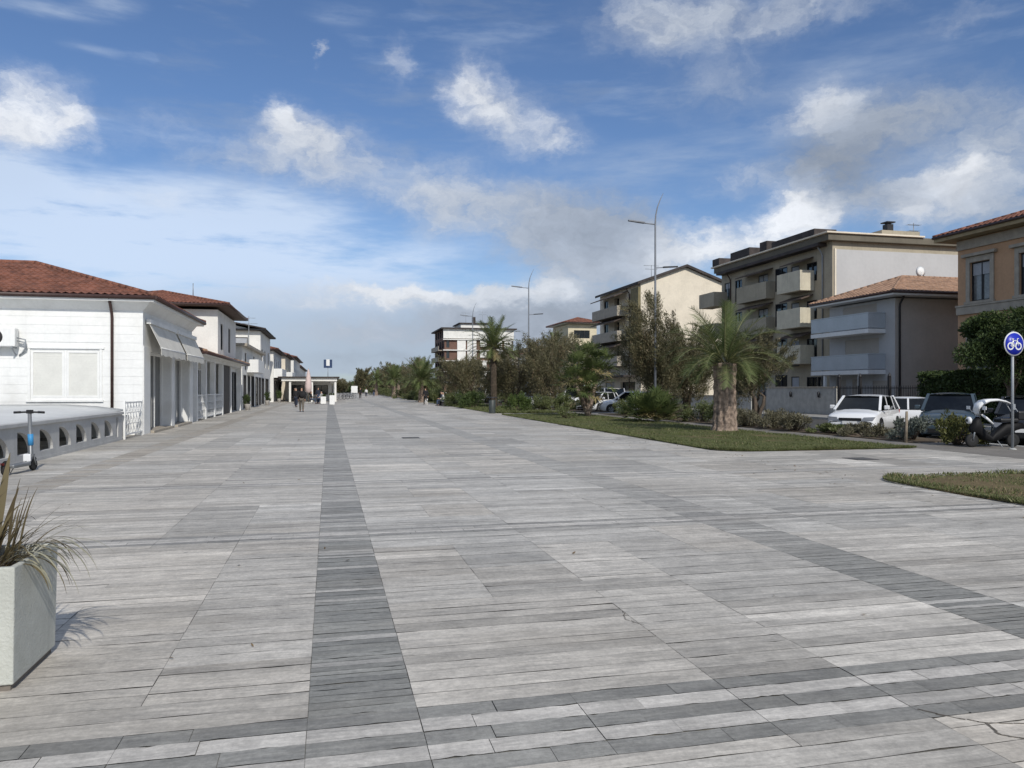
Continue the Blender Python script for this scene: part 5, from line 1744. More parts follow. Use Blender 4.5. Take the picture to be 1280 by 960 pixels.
def car(name, label, cat, loc, rz, paint, L=4.2, Wd=1.78, H=1.48, style='hatch', group=None):
    c = thing(name, label, cat, loc, rz, group)
    w = Wd / 2
    hood, belt = H * .60, H * .63
    if style == 'van': hood, belt = H * .52, H * .56
    f, r = -L / 2, L / 2
    yf = f + L * (.24 if style != 'van' else .13)     # windscreen foot
    yr = r - (.10 if style in ('hatch', 'van') else L * .16)
    st = [(f, w * .74, .34, .52), (f + .03, w * .84, .25, hood * .70), (f + .10, w * .91, .22, hood * .80), (f + .24, w * .96, .20, hood * .89), (f + .5, w * .99, .19, hood * .955), (f + .8, w, .19, hood * .99), (yf, w, .19, belt),
          ((yf + yr) / 2, w, .19, belt + .015), (yr - .25, w, .19, belt + .03), (r - .16, w * .97, .21, belt + .02), (r - .04, w * .90, .26, belt - .02), (r, w * .80, .36, .62)]
    vs, fs = [], []
    for (y, hw, zb, zt) in st:
        k = zt - zb
        half = [(hw * .90, zb), (hw * .985, zb + k * .15), (hw, zb + k * .45), (hw * .985, zb + k * .74), (hw * .95, zb + k * .90), (hw * .84, zt - .02), (hw * .5, zt + .018)]
        ring = [(-x, z) for x, z in half] + [(0, zt + .03)] + [(x, z) for x, z in reversed(half)]
        vs += [(x, y, z) for x, z in ring]
    n = 15
    for i in range(len(st) - 1):
        for k in range(n - 1):
            fs.append((i * n + k, i * n + k + 1, (i + 1) * n + k + 1, (i + 1) * n + k))
        fs.append((i * n + n - 1, i * n, (i + 1) * n, (i + 1) * n + n - 1))
    fs.append(tuple(reversed(range(n)))); fs.append(tuple((len(st) - 1) * n + k for k in range(n)))
    mb = MB(); mb.add(vs, fs, 0, True)
    body = mb.build('body', paint, c, local=True)
    body.data.set_sharp_from_angle(angle=R(35))
    # greenhouse
    zb = belt - .01; zt = H - .05
    rf = yf + (.70 if style != 'van' else .45); rr = yr - (.42 if style == 'hatch' else (.12 if style == 'van' else .55))
    bw, tw = w * .90, w * .74
    if style == 'van': tw = w * .84
    B = [(-bw, yf - .05, zb), (bw, yf - .05, zb), (bw, yr, zb), (-bw, yr, zb)]
    T = [(-tw, rf, zt), (tw, rf, zt), (tw, rr, zt), (-tw, rr, zt)]
    g = MB(); g.add(B + T, [(0, 1, 5, 4), (1, 2, 6, 5), (2, 3, 7, 6), (3, 0, 4, 7), (4, 5, 6, 7)])
    g.build('windows', CARGLASS, c, local=True)
    ro = MB()
    e = .03
    nx, ny = 8, 10
    vs, fs = [], []
    for i in range(ny + 1):
        y = rf - .07 + (rr - rf + .14) * i / ny
        fy = 2 * i / ny - 1
        for k in range(nx + 1):
            fx = 2 * k / nx - 1
            x = (tw + e) * fx * (1 - .05 * fy * fy)
            vs.append((x, y, zt - .02 + .085 * (1 - abs(fx) ** 3.2) * (1 - .55 * abs(fy) ** 3)))
    m_ = (nx + 1)
    for i in range(ny):
        for k in range(nx):
            q = i * m_ + k
            fs.append((q, q + 1, q + m_ + 1, q + m_))
    ro.add(vs, fs, 0, True)
    ro.box(-tw * .96, tw * .96, rf - .03, rr + .03, zt - .035, zt - .021)
    for a, b in zip(B, T):
        ro.beam(a, b, .09, .07)
    for f_ in (.42, .78) if style != 'coupe' else (.55,):
        for s in (-1, 1):
            y = yf + (yr - yf) * f_
            yt = rf + (rr - rf) * min(1, max(0, (f_ - .15) / .75))
            ro.beam((s * (bw + .004), y, zb), (s * (tw + .004), yt, zt), .07, .02, up=(1, 0, 0))
    ro.build('roof', paint, c, local=True, bevel=.012)
    # wheels and dark arches
    wr = .305 if style != 'van' else .33
    for y in (f + .78, r - .72):
        for s in (-1, 1):
            x = s * (w - .002)
            wh = MB().lathe((s * (w - .10), y, wr), [(wr * .60, -.10), (wr * .93, -.105), (wr, -.07), (wr, .07), (wr * .93, .108), (wr * .60, .10)], 24, axis='x')
            o = wh.build('wheel', RUBBER, c, local=True)
            rm = MB().lathe((s * (w - .10), y, wr), [(0, s * .085), (wr * .16, s * .10), (wr * .62, s * .085), (wr * .66, s * .10)], 20, axis='x')
            for q in range(5):
                a = q * 2 * math.pi / 5
                rm.beam((s * (w + .002), y + math.cos(a) * .04, wr + math.sin(a) * .04), (s * (w + .002), y + math.cos(a) * wr * .62, wr + math.sin(a) * wr * .62), .035, .02, up=(1, 0, 0))
            rm.build('rim', RIM, o, local=True)
            ar = MB().lathe((s * (w - .03), y, wr + .02), [(wr * 1.16, -.03), (wr * 1.16, .034), (wr * .9, .034), (wr * .9, -.03)], 24, axis='x')
            ar.build('wheel_arch', BLACK, c, local=True)
    hz = hood * .74
    for s in (-1, 1):
        hl = MB().prism([(s * w * .46, f - .03, hz - .12), (s * w * .86, f + .02, hz - .09), (s * w * .93, f + .10, hz + .05), (s * w * .52, f + .0, hz + .03)], (0, .12, 0))
        hl.build('headlight', LAMPG, c, local=True, bevel=.01)
        tl = MB().box(s * w * .70, s * w * .93, r - .09, r - .004, belt - .22, belt - .0)
        tl.build('tail_light', TAIL, c, local=True, bevel=.015)
        mi = MB().box(s * (w - .01), s * (w + .17), yf + .22, yf + .34, belt + .02, belt + .17)
        mi.build('mirror', paint, c, local=True, bevel=.03)
    gr = MB().box(-w * .44, w * .44, f - .03, f + .10, hz - .10, hz + .005).box(-w * .62, w * .62, f - .03, f + .10, .28, .42)
    gr.build('grille', BLACK, c, local=True, bevel=.01)
    MB().box(-.25, .25, f - .045, f - .031, .44, .55).box(-.25, .25, r + .002, r + .018, .50, .61).build_each('number_plate', PLATE, c, local=True)
    MB().box(-w * .80, w * .80, f + .0, f + .02, hz - .16, hz - .13).build('bumper_line', BLACK, c, local=True)
    return c


ZR = -.118
CG = 'cars parked along the road'
car('parked_car', 'white estate car with its dark windscreen facing the promenade, behind the low shrubs', 'car', (19.9, 25.4, ZR), R(-52), PAINTW, 4.0, 1.76, 1.49, 'hatch', CG)
car('parked_car', 'white coupe seen from its side, partly behind the white estate car', 'car', (24.0, 27.6, ZR), R(56), PAINTW, 4.1, 1.75, 1.38, 'coupe', CG)
car('parked_car', 'dark blue boxy car with wide windscreen behind the yellow green shrub', 'car', (20.9, 22.3, ZR), R(-46), PAINTB, 3.9, 1.74, 1.58, 'hatch', CG)
car('parked_car', 'black hatchback at the right edge behind the cycle sign pole', 'car', (21.3, 19.6, ZR), R(-50), PAINTK, 4.1, 1.78, 1.50, 'hatch', CG)
car('parked_car', 'white parked van left of the palm clump', 'van', (20.1, 60.2, ZR), R(-30), PAINTW, 4.9, 1.95, 2.0, 'van', CG)
car('parked_car', 'white small car in front of the white van, left of the palm clump', 'car', (19.9, 55.2, ZR), R(-52), PAINTW, 4.0, 1.74, 1.48, 'hatch', CG)
car('parked_car', 'silver grey van glimpsed behind the palm clump', 'van', (22.2, 58.5, ZR), R(-10), PAINTS, 4.6, 1.85, 1.8, 'van', CG)
car('parked_car', 'white hatchback seen from the side between palm clump and palm bush', 'car', (20.6, 50.6, ZR), R(-110), PAINTW, 4.2, 1.78, 1.52, 'hatch', CG)
car('parked_car', 'white car with its nose towards the promenade, just left of the round palm bush', 'car', (19.9, 45.3, ZR), R(-45), PAINTW, 4.0, 1.76, 1.45, 'hatch', CG)
for k, (x, y, p, st, h, lb) in enumerate(((20.0, 74, PAINTW, 'hatch', 1.5, 'white car under the tamarisks, right of the tall slim palm'), (20.0, 82, PAINTW, 'van', 1.9, 'white van in the shade left of the tall slim palm'), (20.1, 90, PAINTS, 'hatch', 1.5, 'silver car far along the road behind the litter bin'), (20, 98, PAINTW, 'van', 2.0, 'far white van glimpsed between the shrubs beside the bench'), (20, 108, PAINTW, 'hatch', 1.5, 'farthest white car glimpsed above the bench'), (26, 66, PAINTS, 'hatch', 1.5, 'silver car on the far kerb in front of the cream gabled block'))):
    car('parked_car', lb, 'van' if st == 'van' else 'car', (x, y, ZR), R(-45 if x < 25 else 180), p, 4.2, 1.8, h, st, CG)


# ---- scooter with a roof canopy
KDARK = pm('dark_rim', (.03, .03, .032), .5, .1, 4)
def roof_scooter():
    t = thing('roofed_scooter', 'scooter with a white curved roof arch and round white front disc, beside the cycle sign', 'motor scooter', (17.75, 17.45, 0), R(-98))
    t.scale = (.92, .92, .92)
    def wheel(y):
        m = MB().lathe((0, y, .20), [(.11, -.045), (.185, -.05), (.20, -.025), (.20, .025), (.185, .05), (.11, .045)], 20, axis='x')
        o = m.build('wheel', RUBBER, t, local=True)
        MB().lathe((0, y, .20), [(0, -.04), (.05, -.05), (.115, -.035), (.115, .035), (.05, .05), (0, .04)], 16, axis='x').build('rim', KDARK, o, local=True)
    wheel(-.68); wheel(.62)
    b = MB()
    st = [(-.74, .05, .46, .62), (-.62, .11, .40, .80), (-.50, .14, .36, .92), (-.38, .15, .22, .60), (-.1, .14, .17, .30), (.10, .14, .19, .55), (.35, .15, .36, .72), (.70, .14, .50, .74), (.92, .08, .55, .72)]
    vs, fs = [], []
    n = 10
    for y, w, z0, z1 in st:
        for k in range(n):
            a = 2 * math.pi * k / n
            ca, sa = math.cos(a), math.sin(a)
            vs.append((w * math.copysign(abs(ca) ** .6, ca), y, (z0 + z1) / 2 + (z1 - z0) / 2 * math.copysign(abs(sa) ** .6, sa)))
    for i in range(len(st) - 1):
        for k in range(n):
            fs.append((i * n + k, i * n + (k + 1) % n, (i + 1) * n + (k + 1) % n, (i + 1) * n + k))
    fs.append(tuple(reversed(range(n)))); fs.append(tuple((len(st) - 1) * n + k for k in range(n)))
    b.add(vs, fs, 0, True)
    b.build('body', pm('scooter_black', (.008, .008, .009), .6, .1, 3, spec=.2), t, local=True)
    MB().box(-.17, .17, .12, .72, .74, .86).build('seat', BLACK, t, local=True, bevel=.04)
    MB().box(-.20, .20, .66, 1.02, .80, 1.08).build('top_case', BLACK, t, local=True, bevel=.05)
    # roof arch: broad white shell rising from the front cowl and running back
    path = [(-.50, .98), (-.56, 1.12), (-.52, 1.25), (-.40, 1.35), (-.20, 1.41), (.08, 1.42), (.34, 1.37), (.54, 1.29)]
    wid = [.12, .14, .15, .16, .16, .15, .13, .10]
    th = [.08, .10, .10, .085, .06, .045, .038, .034]
    ar = MB(); vs = []; fs = []
    for (y, z), w, h in zip(path, wid, th):
        vs += [(-w, y, z - h * .4), (-w * .7, y, z + h * .5), (w * .7, y, z + h * .5), (w, y, z - h * .4), (w * .7, y + .03, z - h), (-w * .7, y + .03, z - h)]
    for i in range(len(path) - 1):
        for k in range(6):
            fs.append((i * 6 + k, i * 6 + (k + 1) % 6, i * 6 + 6 + (k + 1) % 6, i * 6 + 6 + k))
    fs += [tuple(range(5, -1, -1)), tuple(range(len(path) * 6 - 6, len(path) * 6))]
    ar.add(vs, fs, 0, True)
    ar.build('roof_arch', PAINTW, t, local=True)
    MB().add([(-.11, -.50, .95), (.11, -.50, .95), (.11, -.42, 1.30), (-.11, -.42, 1.30)], [(0, 1, 2, 3)]).build('windscreen', pm('smoke_screen', (.10, .12, .13), .08, .05, 1, spec=.8), t, local=True)
    m = MB()
    for s in (-1, 1):
        m.tube([(s * .12, .52, 1.27), (s * .14, .68, 1.05), (s * .14, .72, .80)], .014, 6)
    m.build_each('roof_strut', GREYMETAL, t, local=True)
    MB().lathe((0, -.80, .80), [(0, -.03), (.07, -.025), (.105, .0), (.11, .05)], 20, axis='y').build('front_disc', PAINTW, t, local=True)
    MB().lathe((0, -.832, .80), [(.02, -.010), (.045, -.004)], 14, axis='y').build('headlight', BLACK, t, local=True)
    MB().tube([(.1, -.48, 1.0), (.13, -.30, .86), (.15, -.12, .70)], [.03, .04, .03], 8).build('leg_shield_trim', PAINTW, t, local=True)
    h = MB().tube([(-.34, -.42, 1.04), (-.15, -.50, 1.0), (.15, -.50, 1.0), (.34, -.42, 1.04)], .02, 6)
    h.build('handlebar', BLACK, t, local=True)
    for s in (-1, 1):
        m = MB().tube([(s * .25, -.46, 1.02), (s * .33, -.52, 1.14)], .01, 5).box(s * .27, s * .42, -.55, -.525, 1.12, 1.22)
        m.build('mirror', PAINTW, t, local=True, bevel=.01)
        m = MB().tube([(s * .06, -.60, .62), (s * .06, -.68, .24)], .025, 6); m.build('fork', GREYMETAL, t, local=True)
    MB().tube([(.05, .08, .22), (.24, .12, 0)], .014, 5).build('kickstand', GREYMETAL, t, local=True)
    return t
roof_scooter()

# ---- kick scooter by the parapet
ks = thing('kick_scooter', 'grey electric kick scooter with blue band on its stem, parked by the parapet', 'scooter', (-5.72, 16.3, 0), R(180 - 8))
def ks_wheel(y):
    m = MB().lathe((0, y, .11), [(.05, -.03), (.095, -.034), (.11, -.015), (.11, .015), (.095, .034), (.05, .03)], 20, axis='x')
    o = m.build('wheel', RUBBER, ks, local=True)
    MB().lathe((0, y, .11), [(0, -.028), (.055, -.02), (.055, .02), (0, .028)], 12, axis='x').build('hub', GREYMETAL, o, local=True)
ks_wheel(-.55); ks_wheel(.42)
KG = pm('scooter_grey_metal', (.20, .21, .22), .4, .08, 3, metal=.3)
MB().box(-.085, .085, -.32, .30, .12, .19).build('deck', KG, ks, local=True, bevel=.02)
MB().tube([(0, -.30, .16), (0, -.42, .22), (0, -.47, .30), (0, -.42, 1.12)], [.045, .045, .042, .034], 10).build('stem', KG, ks, local=True)
MB().tube([(0, -.462, .50), (0, -.449, .72)], .050, 12).build('stem_band', pm('blue_band', (.05, .27, .55), .5, .06, 4), ks, local=True)
MB().tube([(-.27, -.40, 1.14), (0, -.42, 1.15), (.27, -.40, 1.14)], .017, 8).tube([(-.28, -.40, 1.14), (-.16, -.41, 1.146)], .023, 8).tube([(.16, -.41, 1.146), (.28, -.40, 1.14)], .023, 8).box(-.05, .05, -.46, -.39, 1.12, 1.19).build('handlebar', BLACK, ks, local=True)
MB().tube([(-.05, -.47, .30), (-.052, -.55, .11)], .014, 6).tube([(.05, -.47, .30), (.052, -.55, .11)], .014, 6).box(-.06, .06, -.50, -.43, .28, .33).build('fork', KG, ks, local=True)
m = MB()
for (ctr, a0, a1) in ((-.55, 35, 150), (.42, 20, 130)):
    pts = [(ctr + math.cos(R(a)) * .13, .11 + math.sin(R(a)) * .13) for a in range(a0, a1 + 1, 15)]
    for p, q in zip(pts, pts[1:]):
        m.beam((0, p[0], p[1]), (0, q[0], q[1]), .075, .008, up=(1, 0, 0))
m.build('mudguard', BLACK, ks, local=True)
MB().box(-.03, .03, .50, .53, .20, .24).build('tail_light', pm('dark_red_reflector', (.09, .012, .010), .3), ks, local=True)
MB().box(-.07, .07, -.35, -.30, .19, .34).build('battery_box', PAINTW, ks, local=True, bevel=.02)
MB().tube([(.06, .0, .13), (.16, -.04, .0)], .009, 6).build('kickstand', KG, ks, local=True)

# ================================================================== STREET FURNITURE
def lamp(y, label, x=19.0):
    t = thing('street_lamp', label, 'street lamp', (x, y, -.12), 0, 'tall street lamps along the road')
    pts = [(0, 0, 0), (0, 0, 6), (0, 0, 11.6), (.03, 0, 12.1), (.14, 0, 12.6), (.34, 0, 13.1), (.52, 0, 13.45)]
    MB().tube(pts, [.085, .07, .05, .042, .034, .022, .012], 10).lathe((0, 0, 0), [(.16, .0), (.16, .05), (.10, .08), (.09, .9)], 12).build('pole', LAMPMETAL, t, local=True)
    a = MB().tube([(0, 0, 11.55), (-.75, 0, 11.60)], .035, 6); a = a.build('arm', LAMPMETAL, t, local=True)
    MB().prism([(-.70, -.13, 11.57), (-1.72, -.09, 11.66), (-1.72, .09, 11.66), (-.70, .13, 11.57)], (0, 0, .09)).build('luminaire', LAMPMETAL, t, local=True, bevel=.02)
    MB().tube([(0, 0, 8.95), (.55, 0, 9.0)], .03, 6).build('lower_arm', LAMPMETAL, t, local=True)
    MB().prism([(.5, -.11, 8.97), (1.45, -.08, 9.04), (1.45, .08, 9.04), (.5, .11, 8.97)], (0, 0, .08)).build('lower_luminaire', DARKMETAL, t, local=True, bevel=.02)
    return t
lamp(42.7, 'tall grey street lamp with curved tip in front of the cream gabled block')
lamp(72.6, 'grey street lamp between the dark tamarisks, second from the camera')
lamp(102.6, 'distant street lamp rising in front of the brown and white block')

sn = thing('cycle_sign', 'round blue cycle path sign with white bicycle on a grey pole at the right edge', 'road sign', (17.5, 16.6, 0))
MB().tube([(0, 0, 0), (0, 0, 3.12)], .035, 12).build('pole', GREYMETAL, sn, local=True)
MB().lathe((0, -.045, 2.78), [(0, -.006), (.318, -.006), (.318, .006), (0, .006)], 40, axis='y').build('sign_rim', PAINTW, sn, local=True)
MB().lathe((0, -.056, 2.78), [(0, -.003), (.285, -.003), (.285, .003), (0, .003)], 40, axis='y').build('sign_disc', pm('sign_ultramarine', (.015, .03, .42), .35, .04, 2), sn, local=True)
bk = MB()
yb = -.064
def ring(cx, cz, r, w=.018):
    n = 24
    for i in range(n):
        a, b = 2 * math.pi * i / n, 2 * math.pi * (i + 1) / n
        bk.quad((cx + math.cos(a) * (r - w), yb, cz + math.sin(a) * (r - w)), (cx + math.cos(a) * (r + w), yb, cz + math.sin(a) * (r + w)), (cx + math.cos(b) * (r + w), yb, cz + math.sin(b) * (r + w)), (cx + math.cos(b) * (r - w), yb, cz + math.sin(b) * (r - w)))
ring(-.125, 2.72, .085); ring(.125, 2.72, .085)
for p, q in (((-.125, 2.72), (-.05, 2.86)), ((-.05, 2.86), (.09, 2.86)), ((.09, 2.86), (.125, 2.72)), ((-.05, 2.86), (.0, 2.71)), ((.0, 2.71), (.09, 2.86)), ((-.125, 2.72), (.0, 2.71)), ((-.05, 2.86), (-.06, 2.90)), ((-.10, 2.905), (-.02, 2.905)), ((.09, 2.86), (.08, 2.915)), ((.08, 2.915), (.13, 2.92))):
    bk.beam((p[0], yb, p[1]), (q[0], yb, q[1]), .004, .028, up=(0, 1, 0)) if False else bk.tube([(p[0], yb, p[1]), (q[0], yb, q[1])], .013, 5)
bk.build('bicycle_symbol', PAINTW, sn, local=True)
MB().box(-.05, .05, -.04, .04, 2.62, 2.66).box(-.05, .05, -.04, .04, 2.9, 2.94).box(-.04, .04, -.055, -.03, 1.05, 1.2).build_each('bracket', GREYMETAL, sn, local=True)
MB().lathe((0, 0, 0), [(.10, 0), (.10, .02), (.04, .04)], 12).build('base_collar', CONC, sn, local=True)

sk = thing('wooden_stake', 'thin weathered wooden stake standing at the tip of the near lawn', 'stake', (16.65, 19.45, 0))
MB().tube([(0, 0, -.05), (.02, 0, .5), (.05, .02, .93)], [.045, .042, .035], 8).build('post', WOOD, sk, local=True)
MB().tube([(.05, .02, .90), (.03, .07, .55), (.0, .10, .0)], .008, 4).build('tie', RUBBER, sk, local=True)

bn = thing('litter_bin', 'dark cylindrical litter bin with flat lid at the edge of the lawn', 'litter bin', (10.3, 48.7, 0))
MB().lathe((0, 0, 0), [(.20, .0), (.21, .05), (.22, .86), (.20, .88)], 20).build('body', pm('bin_green_grey', (.05, .06, .058), .5, .15, 4), bn, local=True)
MB().lathe((0, 0, 0), [(.0, 1.08), (.36, 1.05), (.37, 1.01), (.05, .99)], 20).build('lid', DARKMETAL, bn, local=True)
m = MB()
for k in range(3):
    a = k * 2.094
    m.tube([(math.cos(a) * .19, math.sin(a) * .19, .86), (math.cos(a) * .19, math.sin(a) * .19, 1.03)], .012, 5)
m.build_each('lid_support', DARKMETAL, bn, local=True)

for lb, x, y, rz in (('dark rectangular drain cover in the middle of the promenade paving', 2.6, 25.1, 0), ('dark drain cover on the cross path between the two lawns', 11.8, 15.2, 0)):
    d = thing('drain_cover', lb, 'drain cover', (x, y, .003), rz, 'drain covers')
    MB().box(-.28, .28, -.28, .28, 0, .006).build('frame', pm('cast_iron', (.06, .06, .062), .7, .2, 5, .3, 40), d, local=True)
    m = MB()
    for i in range(7):
        m.box(-.24, .24, -.225 + i * .068, -.185 + i * .068, .006, .012)
    m.build('grating', pm('cast_iron_bars', (.10, .10, .10), .7, .2, 5), d, local=True)

# bench with slatted seat by the lawn
be_ = thing('park_bench', 'grey park bench with two seated people at the edge of the far lawn', 'bench', (10.45, 72, 0), R(-90))
m = MB()
for i in range(4): m.box(-1.0, 1.0, -.22 + i * .12, -.13 + i * .12, .42, .46)
m.build('seat', GREYMETAL, be_, local=True)
m = MB()
for i in range(3): m.box(-1.0, 1.0, .24 + i * .02, .27 + i * .02, .52 + i * .13, .62 + i * .13)
m.build('backrest', GREYMETAL, be_, local=True)
for s in (-1, 1):
    MB().box(s * .8 - .03, s * .8 + .03, -.22, .26, .0, .42).build('leg', DARKMETAL, be_, local=True)

# cafe things
pr = thing('closed_parasol', 'tall closed pale pink parasol in front of the cafe', 'parasol', (-2.25, 90.5, 0))
MB().tube([(0, 0, 0), (0, 0, 3.9)], .035, 8).build('pole', WOOD, pr, local=True)
vs = []; m = MB(); pf = [(.10, 1.15), (.30, 1.3), (.33, 1.9), (.26, 2.7), (.16, 3.4), (.04, 3.85)]
n = 16; vv = []; ff = []
for r_, z in pf:
    for k in range(n):
        a = 2 * math.pi * k / n
        q = r_ * (1 + .22 * (k % 2))
        vv.append((math.cos(a) * q, math.sin(a) * q, z))
for i in range(len(pf) - 1):
    for k in range(n):
        ff.append((i * n + k, i * n + (k + 1) % n, (i + 1) * n + (k + 1) % n, (i + 1) * n + k))
m.add(vv, ff, 0, True).build('canopy', pm('pink_cloth', (.62, .50, .47), .9, .06, 2), pr, local=True)
MB().box(-.35, .35, -.35, .35, 0, .1).build('base', CONC, pr, local=True, bevel=.02)
for lb, x, y, h, w in (('white box planter left of the other in front of the cafe', -.55, 83.5, .78, .55), ('taller white box planter standing on the dark paving strip before the cafe', .32, 79.2, .95, .50)):
    p = thing('box_planter', lb, 'planter', (x, y, 0), 0, 'white box planters before the cafe')
    MB().box(-w / 2, w / 2, -w / 2, w / 2, .02, h).build('box', WHITE, p, local=True, bevel=.015)
    MB().box(-w / 2 + .03, w / 2 - .03, -w / 2 + .03, w / 2 - .03, h + .002, h + .02).build('soil', SOIL, p, local=True)
    shrub((x, y), .26, .26, .28, int(x * 10) + 200, ('small dark plant in the left white box planter' if x < 0 else 'small dark plant in the taller white box planter'), 'plants in the white boxes', DARKLEAF, 260, .05, name='potted_plant', cat='potted plant', z0=h)
pa = thing('white_screen', 'white rectangular notice board beside the person in black at the far end', 'notice board', (4.0, 126, 0))
MB().box(-.5, .5, -.05, .05, .95, 2.05).build('panel', WHITE, pa, local=True, bevel=.02)
for s in (-1, 1):
    MB().box(s * .42 - .04, s * .42 + .04, -.04, .04, 0, .95).build('leg', GREYMETAL, pa, local=True)


def bike(label, x, y, rz, mat):
    t = thing('parked_bicycle', label, 'bicycle', (x, y, 0), rz, 'bicycles parked beside the cafe')
    for yy in (-.52, .52):
        n = 20; m = MB()
        m.tube([(0, yy + math.cos(2 * math.pi * k / n) * .32, .34 + math.sin(2 * math.pi * k / n) * .32) for k in range(n + 1)], .022, 5, cap=False)
        for k in range(8): m.tube([(0, yy, .34), (0, yy + math.cos(k * .785) * .32, .34 + math.sin(k * .785) * .32)], .004, 3, cap=False)
        m.build('wheel', RUBBER, t, local=True)
    f = MB()
    for p, q in (((-.36, .82), (-.52, .34)), ((-.33, .72), (.16, .78)), ((-.34, .66), (.02, .32)), ((.20, .92), (.02, .32)), ((.02, .32), (.52, .34)), ((.17, .80), (.52, .34))):
        f.tube([(0, p[0], p[1]), (0, q[0], q[1])], .02, 5)
    f.build('frame', mat, t, local=True)
    MB().tube([(-.28, -.30, 1.0), (0, -.37, .98), (.28, -.30, 1.0)], .015, 5).tube([(0, -.37, .98), (0, -.36, .8)], .016, 5).build('handlebar', BLACK, t, local=True)
    MB().box(-.07, .07, .08, .34, .92, .97).build('saddle', BLACK, t, local=True, bevel=.02)
for k, (x, y, lb) in enumerate(((1.7, 118, 'dark bicycle nearest the cafe corner post'), (2.3, 120, 'black bicycle, second in the row beside the cafe'), (2.9, 122.5, 'dark bicycle, third in the row beside the cafe'), (3.4, 125, 'bicycle closest to the white notice board'))):
    bike(lb, x, y, R(70 + k * 9), pm('bike_frame', (.05, .05, .06), .4, .2, 3))

# cafe tables and chairs
def cafe_table(label, x, y):
    t = thing('cafe_table', label, 'table', (x, y, 0), 0, 'tables outside the cafe')
    MB().lathe((0, 0, 0), [(0, .74), (.36, .74), (.36, .715), (0, .715)], 20).build('tabletop', DARKMETAL, t, local=True)
    MB().lathe((0, 0, 0), [(.24, 0), (.24, .02), (.03, .05), (.03, .714)], 12).build('pedestal', DARKMETAL, t, local=True)
def cafe_chair(label, x, y, rz):
    t = thing('cafe_chair', label, 'chair', (x, y, 0), rz, 'chairs outside the cafe')
    MB().box(-.22, .22, -.22, .22, .43, .47).build('seat', BLACK, t, local=True, bevel=.01)
    MB().box(-.22, .22, .19, .22, .55, .86).build('backrest', BLACK, t, local=True, bevel=.01)
    for sx in (-1, 1):
        for sy, h in ((-1, .43), (1, .86)):
            MB().box(sx * .20 - .015, sx * .20 + .015, sy * .20 - .012, sy * .20 + .012, 0, h if sy < 0 else .54).build('leg', BLACK, t, local=True)
cafe_table('dark round cafe table in front of the closed parasol', -1.2, 84.2)
cafe_chair('black chair on the left of the front cafe table, by the closed parasol', -1.85, 84.3, R(90))
cafe_chair('black chair on the right of the front cafe table', -.72, 85.0, R(-60))
cafe_table('dark round cafe table near the two walking people', -3.6, 86.0)
cafe_chair('black chair beside the rear cafe table', -3.0, 86.4, R(-100))

# potted plants against the left row
def potted(label, x, y, h, seed):
    t = thing('plant_pot', label, 'plant pot', (x, y, 0), 0, 'pots along the left row')
    MB().lathe((0, 0, 0), [(.16, 0), (.24, .42), (.26, .45), (.22, .45), (.20, .40), (0, .40)], 16).build('pot', pm('pale_pot', (.55, .52, .48), .8, .1, 3), t, local=True)
    shrub((x, y), .38, .38, h, seed, 'leafy plant growing in the ' + label, 'potted plants along the left row', DARKLEAF, 700, .06, name='potted_plant', cat='potted plant', z0=.42)
potted('pale pot at the dark end of the veranda', -5.95, 60.9, .8, 301)
potted('pale pot halfway along the cream gabled house', -5.9, 79, 1.0, 302)
potted('pale pot beyond the gabled house near its corner', -5.7, 94.5, 1.1, 303)

# ================================================================== CONCRETE PLANTER IN THE FOREGROUND
pl_ = thing('concrete_planter', 'square weathered white concrete planter in the left foreground', 'planter', (-1.945, 4.88, 0))
PCON = pm('pale_planter_concrete', (.50, .51, .465), .85, .06, 1.4, .35, 60, streak=.28, stain=((.33, .33, .27), 2.3, .35))
w = .335
pb = MB()
w2 = .30
z0, z1 = .035, .66
oo = [(-w + .012, -w + .012, z0), (w - .012, -w + .012, z0), (w - .012, w - .012, z0), (-w + .012, w - .012, z0)]
ot = [(-w, -w, z1), (w, -w, z1), (w, w, z1), (-w, w, z1)]
it = [(-w2, -w2, z1), (w2, -w2, z1), (w2, w2, z1), (-w2, w2, z1)]
ib = [(-w2, -w2, .5), (w2, -w2, .5), (w2, w2, .5), (-w2, w2, .5)]
fs = [(3, 2, 1, 0)]
for k in range(4):
    j = (k + 1) % 4
    fs += [(k, j, 4 + j, 4 + k), (4 + k, 4 + j, 8 + j, 8 + k), (8 + k, 8 + j, 12 + j, 12 + k)]
pb.add(oo + ot + it + ib, fs)
pb.build('box', PCON, pl_, local=True, bevel=.008)
MB().box(-w + .03, w - .03, -w + .03, w - .03, 0, .034).build('foot', pm('planter_foot', (.16, .14, .12), .9, .2, 4), pl_, local=True)
MB().box(-w2 + .002, w2 - .002, -w2 + .002, w2 - .002, .5, .60).build('soil', SOIL, pl_, local=True)

sp = thing('strap_leaf_plant', 'straggly strap leaved plant growing in the concrete planter, some leaves bleached', 'plant', (-1.945, 4.88, .6))
rng = np.random.default_rng(9)
STRAP = leafm('strap_leaf', (.070, .052, .026), (.20, .165, .085), (.40, .38, .27), trans=.25)
V, T = [], []
def blade(base, dirv, L, wd, droop, tint, ns=12, twist=0.):
    p = Vector(base); d = Vector(dirv).normalized()
    side = d.cross(Vector((0, 0, 1)))
    if side.length < .1: side = Vector((math.cos(twist), math.sin(twist), 0))
    side.normalize()
    prev = None
    for s in range(ns + 1):
        f = s / ns
        ww = wd * (math.sin(math.pi * min(1, .18 + f * .82)) ** .8) * .5 + .0008
        a, b = p - side * ww, p + side * ww
        if prev:
            V.extend([prev[0], prev[1], b, a]); T.append(tint)
        prev = (a, b)
        d = (d + Vector((0, 0, -droop * f))).normalized()
        p = p + d * (L / ns)
